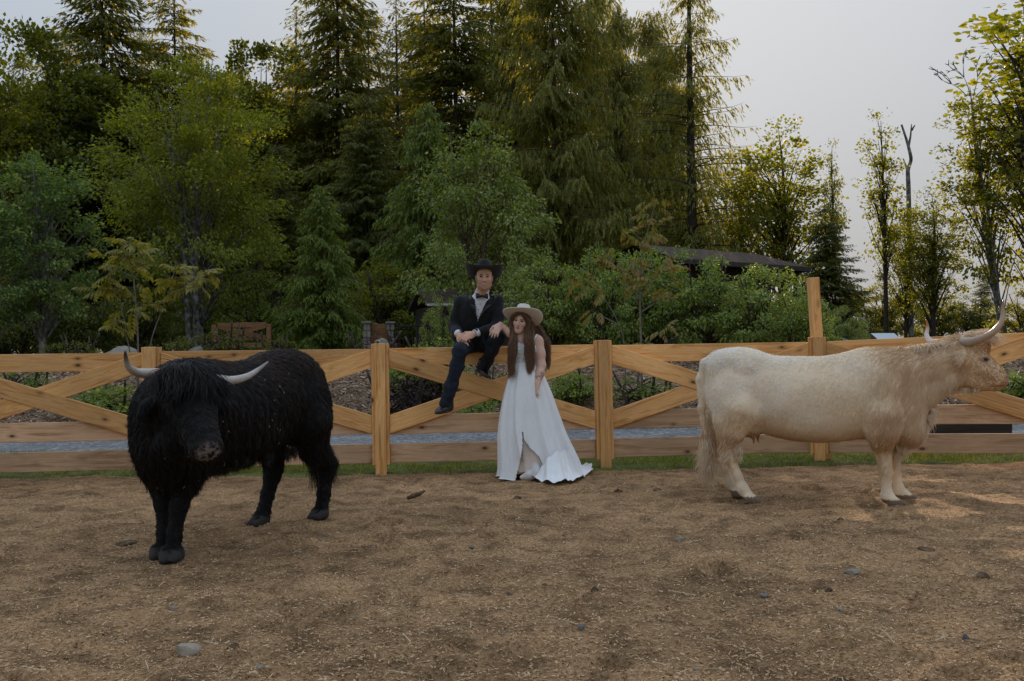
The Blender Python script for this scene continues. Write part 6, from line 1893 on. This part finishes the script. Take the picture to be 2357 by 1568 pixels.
for i, (px, py, w, h, lab) in enumerate([
        (537, 1483, 36, 22, 'crumbled black dung clod right of the large tan stone'),
        (878, 1175, 18, 12, 'round dark clod left of the forked bark piece'),
        (1170, 1372, 34, 16, 'dark clod in the lower centre ground'),
        (1193, 1152, 20, 12, 'small dark clod below the bride hem'),
        (1423, 1130, 26, 11, 'dark clod right of the train of the dress'),
        (1513, 1128, 28, 10, 'dark clod left of the cow tail'),
        (1936, 1205, 15, 9, 'dark clod left of the cow front hooves, on the ground'),
        (1701, 1372, 24, 12, 'dark clod left of the grey pebble, lower right'),
        (1368, 1352, 30, 20, 'reddish brown clod in the middle ground'),
        (1253, 1342, 18, 16, 'small black clod left of the reddish brown one'),
        (1908, 1366, 18, 11, 'small clod above the bluish pebble, lower right'),
        (2262, 1332, 40, 15, 'wide dark clod right of the bluish stone at right'),
        (2130, 1262, 60, 12, 'long dark ridge of bedding by the right edge'),
        (290, 1245, 50, 12, 'dark scuffed clump behind the bull front hooves, left')]):
    stone(px, py, w, h, M_DUNG, lab, 40 + i, sink=0.38, name='clod', cat='clod', rot=i)
bk = gp(958, 1152)
add('bark_piece', mesh_data('bark_piece', *tube([(-0.07, 0, 0.02), (-0.02, 0.01, 0.035), (0.03, 0.0, 0.05), (0.07, -0.01, 0.075)], [0.012, 0.02, 0.018, 0.006], 7), M_DUNG), None, (bk[0], bk[1], 0.0), (0, 0, 0.3), None, 'dark forked bark piece lying on the ground in front of the fence', 'bark')

# --- boulders and odds behind the fence
def boulder(px, py, Y, w, h, mat, label, seed):
    q = P(px, py, Y)
    zb = gz(q.x, Y)
    sz = max(0.12, (q.z - zb) * 0.55)
    add('boulder', rock_mesh('boulder', seed, w, w * 0.7, sz, mat), None, (q.x, Y, q.z - sz * 0.95), (0, 0, seed), None, label, 'boulder')
boulder(278, 797, 18, 0.46, 0.3, M_STONEB, 'long pale slab of rock over the rail left of the left post', 61)
boulder(449, 789, 18, 0.22, 0.3, M_STONE, 'pale rounded boulder over the rail behind the bull horns', 62)
boulder(877, 779, 19, 0.26, 0.3, M_STONEB, 'flat blue-grey rock just above the second post', 63)
boulder(1948, 772, 19, 0.22, 0.3, M_STONE, 'pale rock over the rail right of the tall post', 64)
tb = P(1925, 768, 20.5); zb = gz(tb.x, 20.5)
tubm = [np.stack([np.cos(np.linspace(0, 2 * math.pi, 24, endpoint=False)) * r_, np.sin(np.linspace(0, 2 * math.pi, 24, endpoint=False)) * r_, np.full(24, z)], 1) for r_, z in ((0.16, -0.1), (0.20, tb.z - zb - 0.04), (0.225, tb.z - zb - 0.03), (0.225, tb.z - zb), (0.20, tb.z - zb), (0.17, tb.z - zb - 0.12))]
mk('plant_tub', np.concatenate(tubm), grid_faces(6, 24, True), M_IRON, None, loc=(tb.x, 20.5, zb), label='black round tub over the rail right of the tall post', cat='tub')
gh = P(2038, 767, 24); zb = gz(gh.x, 24)
green = thing('cold_frame', 'small white gabled greenhouse frame over the rail behind the cow neck', 'greenhouse', (gh.x, 24, zb), 0.5)
zz = gh.z - zb
Vg = np.array([[-0.5, -0.3, zz - 0.22], [0.3, -0.3, zz - 0.22], [0.3, 0, zz], [-0.5, 0, zz], [0.3, 0.3, zz - 0.22], [-0.5, 0.3, zz - 0.22]])
mk('roof', Vg, [(0, 1, 2, 3), (3, 2, 4, 5)], M_GLASS, green, smooth=False)
mk('end_wall', np.array([[0.28, -0.29, -0.1], [0.28, 0.29, -0.1], [0.28, 0.29, zz - 0.225], [0.28, 0, zz - 0.01], [0.28, -0.29, zz - 0.225]]), [(0, 1, 2, 3, 4)], M_GLASS, green, smooth=False)
mk('side_wall', np.array([[-0.48, -0.28, -0.1], [0.28, -0.28, -0.1], [0.28, -0.28, zz - 0.23], [-0.48, -0.28, zz - 0.23]]), [(0, 1, 2, 3)], M_FASCIA, green, smooth=False)
t0 = P(2234, 985, 12.3)
add('timber_block', box_mesh('timber_block', 0.92, 0.2, 0.30, M_DKWALL, 0.02, 0.01), None, (t0.x, 12.3, t0.z - 0.04), (0, 0, -0.1), None, 'dark mossy timber lying behind the lower rails near the cow chest', 'timber')

# --- saplings with large leaves in the garden bed
def leaf_sprig(name, seed, n, L, W, mat, droop=0.5, pairs=True, length=0.30):
    """compound leaf: rachis with paired drooping leaflets"""
    r = np.random.default_rng(seed)
    t = np.linspace(0.12, 1, n)
    rach = np.stack([t * length, 0 * t, 0.10 * t * length - droop * 0.45 * length * t ** 2], 1)
    B, D, Wd, LL = [], [], [], []
    for i in range(n):
        for sd in (-1, 1):
            d = unit(np.array([0.55, sd * 0.8 * (1 - 0.5 * t[i]), -droop * r.uniform(0.5, 1.2)]))
            B.append(rach[i]); D.append(d); LL.append(L * r.uniform(0.8, 1.1) * (0.65 + 0.5 * math.sin(t[i] * 2.6)))
            Wd.append(unit(np.cross(d, [0.2 * sd, 0.2 * sd, 1.0])))
    B.append(rach[-1]); D.append(unit([1, 0, -droop])); LL.append(L); Wd.append(np.array([0, 1.0, 0]))
    B, D, Wd, LL = np.array(B), np.array(D), np.array(Wd), np.array(LL)
    # two-segment leaflets with a bend
    m = B + D * (LL * 0.5)[:, None]; bend = unit(D + np.array([0, 0, -0.55]))
    tip = m + bend * (LL * 0.5)[:, None]
    wv = Wd * (LL * W)[:, None] * 0.5
    q = B + D * (LL * 0.22)[:, None]
    V = np.stack([B, q + wv * 0.75, m + wv, tip, m - wv, q - wv * 0.75], 1).reshape(-1, 3)
    F = []
    for i in range(len(B)):
        k = i * 6; F += [(k, k + 1, k + 5), (k + 1, k + 2, k + 4, k + 5), (k + 2, k + 3, k + 4)]
    Vt, Ft = tube(np.concatenate([[[0, 0, 0]], rach]), np.linspace(0.003, 0.001, n + 1), 4, False)
    Ft = [tuple(x + len(V) for x in f) for f in Ft]
    return mesh_data(name, np.concatenate([V, Vt]), F + Ft, mat, smooth=False)

def sapling(label, stems, Y, leaves, mesh_list, seed, sc):
    r = np.random.default_rng(seed)
    base = P(stems[0][0][0], stems[0][0][1], Y)
    zb = gz(base.x, Y)
    o = np.array([base.x, Y, zb])
    root = thing('sapling', label, 'sapling', o)
    curves = []
    for st, r0 in stems_iter(stems):
        p = np.array([np.array(P(px, py, Y + dy)) - o for px, py, dy in st])
        t = np.linspace(0, len(p) - 1, 14)
        c = np.stack([np.interp(t, np.arange(len(p)), p[:, k]) for k in range(3)], 1)
        c[1:-1] = (c[:-2] + 2 * c[1:-1] + c[2:]) / 4
        mk('stem', *tube(c, np.linspace(r0, r0 * 0.35, 14), 7), M_WSTEM, root)
        curves.append(c)
    for px, py, dy, n, spread in leaves:
        c = np.array(P(px, py, Y + dy)) - o
        for i in range(n):
            a = r.uniform(0, 2 * math.pi)
            q = add('leaf', mesh_list[int(r.integers(len(mesh_list)))], root, c + r.normal(0, spread, 3) * np.array([1, 0.7, 0.7]), (r.normal(0, 0.35), r.normal(0.05, 0.35), a), sc * r.uniform(0.7, 1.15))
    return root
def stems_iter(stems):
    for st in stems:
        yield st, 0.017 if st is stems[0] else 0.011
SPL = [leaf_sprig('sprig', 70 + i, 5, 0.15, 0.34, M_SAPL, 0.45, length=0.26) for i in range(3)]
sapling('yellow-green sapling with big drooping leaves left of the bull', [
    [(318, 900, 0), (318, 800, 0), (316, 740, 0), (309, 650, 0.02), (302, 600, 0), (300, 545, 0)],
    [(322, 900, 0), (296, 800, 0), (286, 735, -0.05), (277, 690, -0.1), (268, 650, -0.1)],
    [(330, 900, 0), (345, 790, 0), (362, 740, -0.05), (383, 690, -0.1), (398, 640, -0.1), (405, 605, -0.1)],
    [(316, 735, 0), (330, 700, -0.1), (335, 690, -0.1)], [(383, 690, -0.1), (430, 650, -0.15), (470, 625, -0.15)], [(309, 640, 0), (270, 620, -0.05), (235, 640, -0.08)], [(286, 735, -0.05), (262, 745, -0.1)]],
    15.6, [(300, 555, 0, 7, 0.05), (290, 590, 0, 9, 0.12), (318, 605, 0, 6, 0.10), (262, 610, 0, 8, 0.10), (245, 645, -0.05, 8, 0.10), (275, 655, 0, 8, 0.12), (225, 660, -0.05, 4, 0.06), (405, 615, -0.1, 5, 0.05), (395, 650, -0.1, 5, 0.08), (430, 655, -0.15, 7, 0.10), (465, 628, -0.15, 7, 0.07), (340, 700, -0.1, 5, 0.06), (262, 750, -0.1, 5, 0.06), (285, 715, 0, 4, 0.06), (490, 632, -0.15, 3, 0.03)], SPL, 5, 1.0)
SPR = [leaf_sprig('sprig', 80 + i, 4, 0.13, 0.36, M_SAPR, 0.75, length=0.22) for i in range(3)]
sapling('young tree with red-tinted drooping leaves right of the bride', [
    [(1478, 900, 0), (1476, 800, 0), (1472, 700, 0), (1474, 620, 0), (1486, 550, 0.02), (1502, 490, 0.03), (1512, 462, 0.03)],
    [(1440, 900, 0), (1438, 790, -0.1), (1428, 750, -0.15), (1395, 690, -0.2), (1355, 650, -0.2), (1335, 640, -0.2)],
    [(1472, 690, 0), (1440, 640, -0.1), (1405, 600, -0.1), (1390, 575, -0.1)],
    [(1474, 690, 0), (1510, 640, -0.1), (1540, 590, -0.1)], [(1474, 720, 0), (1520, 690, -0.1), (1555, 660, -0.1)], [(1428, 750, -0.15), (1390, 730, -0.2), (1360, 715, -0.2)], [(1478, 800, 0), (1520, 765, -0.1), (1550, 750, -0.1)], [(1486, 560, 0), (1450, 530, 0)]],
    14.6, [(1510, 470, 0, 6, 0.06), (1500, 505, 0, 7, 0.08), (1480, 545, 0, 7, 0.10), (1450, 540, 0, 4, 0.06), (1395, 585, -0.1, 7, 0.08), (1415, 615, -0.1, 6, 0.08), (1345, 645, -0.2, 7, 0.07), (1375, 670, -0.2, 5, 0.07), (1440, 640, -0.1, 5, 0.08), (1530, 605, -0.1, 7, 0.08), (1505, 650, -0.1, 5, 0.08), (1545, 665, -0.1, 6, 0.08), (1470, 600, 0, 6, 0.08), (1370, 720, -0.2, 4, 0.05), (1535, 758, -0.1, 6, 0.07), (1500, 790, 0, 4, 0.06)], SPR, 6, 0.95)

# --- dead snag and bare crown against the sky
def dead_tree(name, label, paths, Y, r0):
    base = P(paths[0][0][0], 800, Y); zb = gz(base.x, Y); o = np.array([base.x, Y, zb])
    root = thing(name, label, 'tree', o)
    for i, p in enumerate(paths):
        c = np.array([np.array(P(px, py, Y + (dy[0] if dy else 0))) - o for px, py, *dy in p])
        if i == 0: c[0, 2] = -0.2
        t = np.linspace(0, len(c) - 1, 4 * len(c))
        c = np.stack([np.interp(t, np.arange(len(c)), c[:, k]) for k in range(3)], 1)
        c[1:-1] = (c[:-2] + 2 * c[1:-1] + c[2:]) / 4
        r = r0 if i == 0 else r0 * 0.5
        mk('trunk' if i == 0 else 'branch', *tube(c, np.linspace(r, r * 0.35, len(c)), 6), M_BARKP, root)
    return root
dead_tree('dead_snag', 'bare forked grey snag rising above the rounded maple', [[(2098, 800), (2094, 600), (2091, 428), (2089, 391), (2098, 367), (2091, 337), (2086, 320), (2075, 287)], [(2091, 337), (2096, 313), (2098, 286)], [(2098, 300), (2106, 288)], [(2089, 391), (2086, 384), (2079, 365)]], 36, 0.10)
rr_ = np.random.default_rng(8)
paths = [[(2318, 800), (2290, 600), (2262, 420), (2240, 260), (2232, 200)]]
def fork(px, py, ang, L, dep):
    n = 3
    pts_ = [(px, py)]
    for k in range(n):
        ang += rr_.normal(0, 0.14); px += math.sin(ang) * L / n; py -= math.cos(ang) * L / n; pts_.append((px, py))
    paths.append(pts_)
    if dep:
        for _ in range(2 if dep < 3 else 3):
            fork(pts_[-1][0], pts_[-1][1], ang + rr_.uniform(-0.65, 0.65), L * rr_.uniform(0.45, 0.75), dep - 1)
for a_, x_ in ((-0.45, 2225), (-0.15, 2232), (0.1, 2240), (0.35, 2246)):
    fork(x_, 222, a_, 46, 3)
dead_tree('bare_tree', 'leafless twiggy treetop above the leaning tree at the right', paths, 29.5, 0.032)
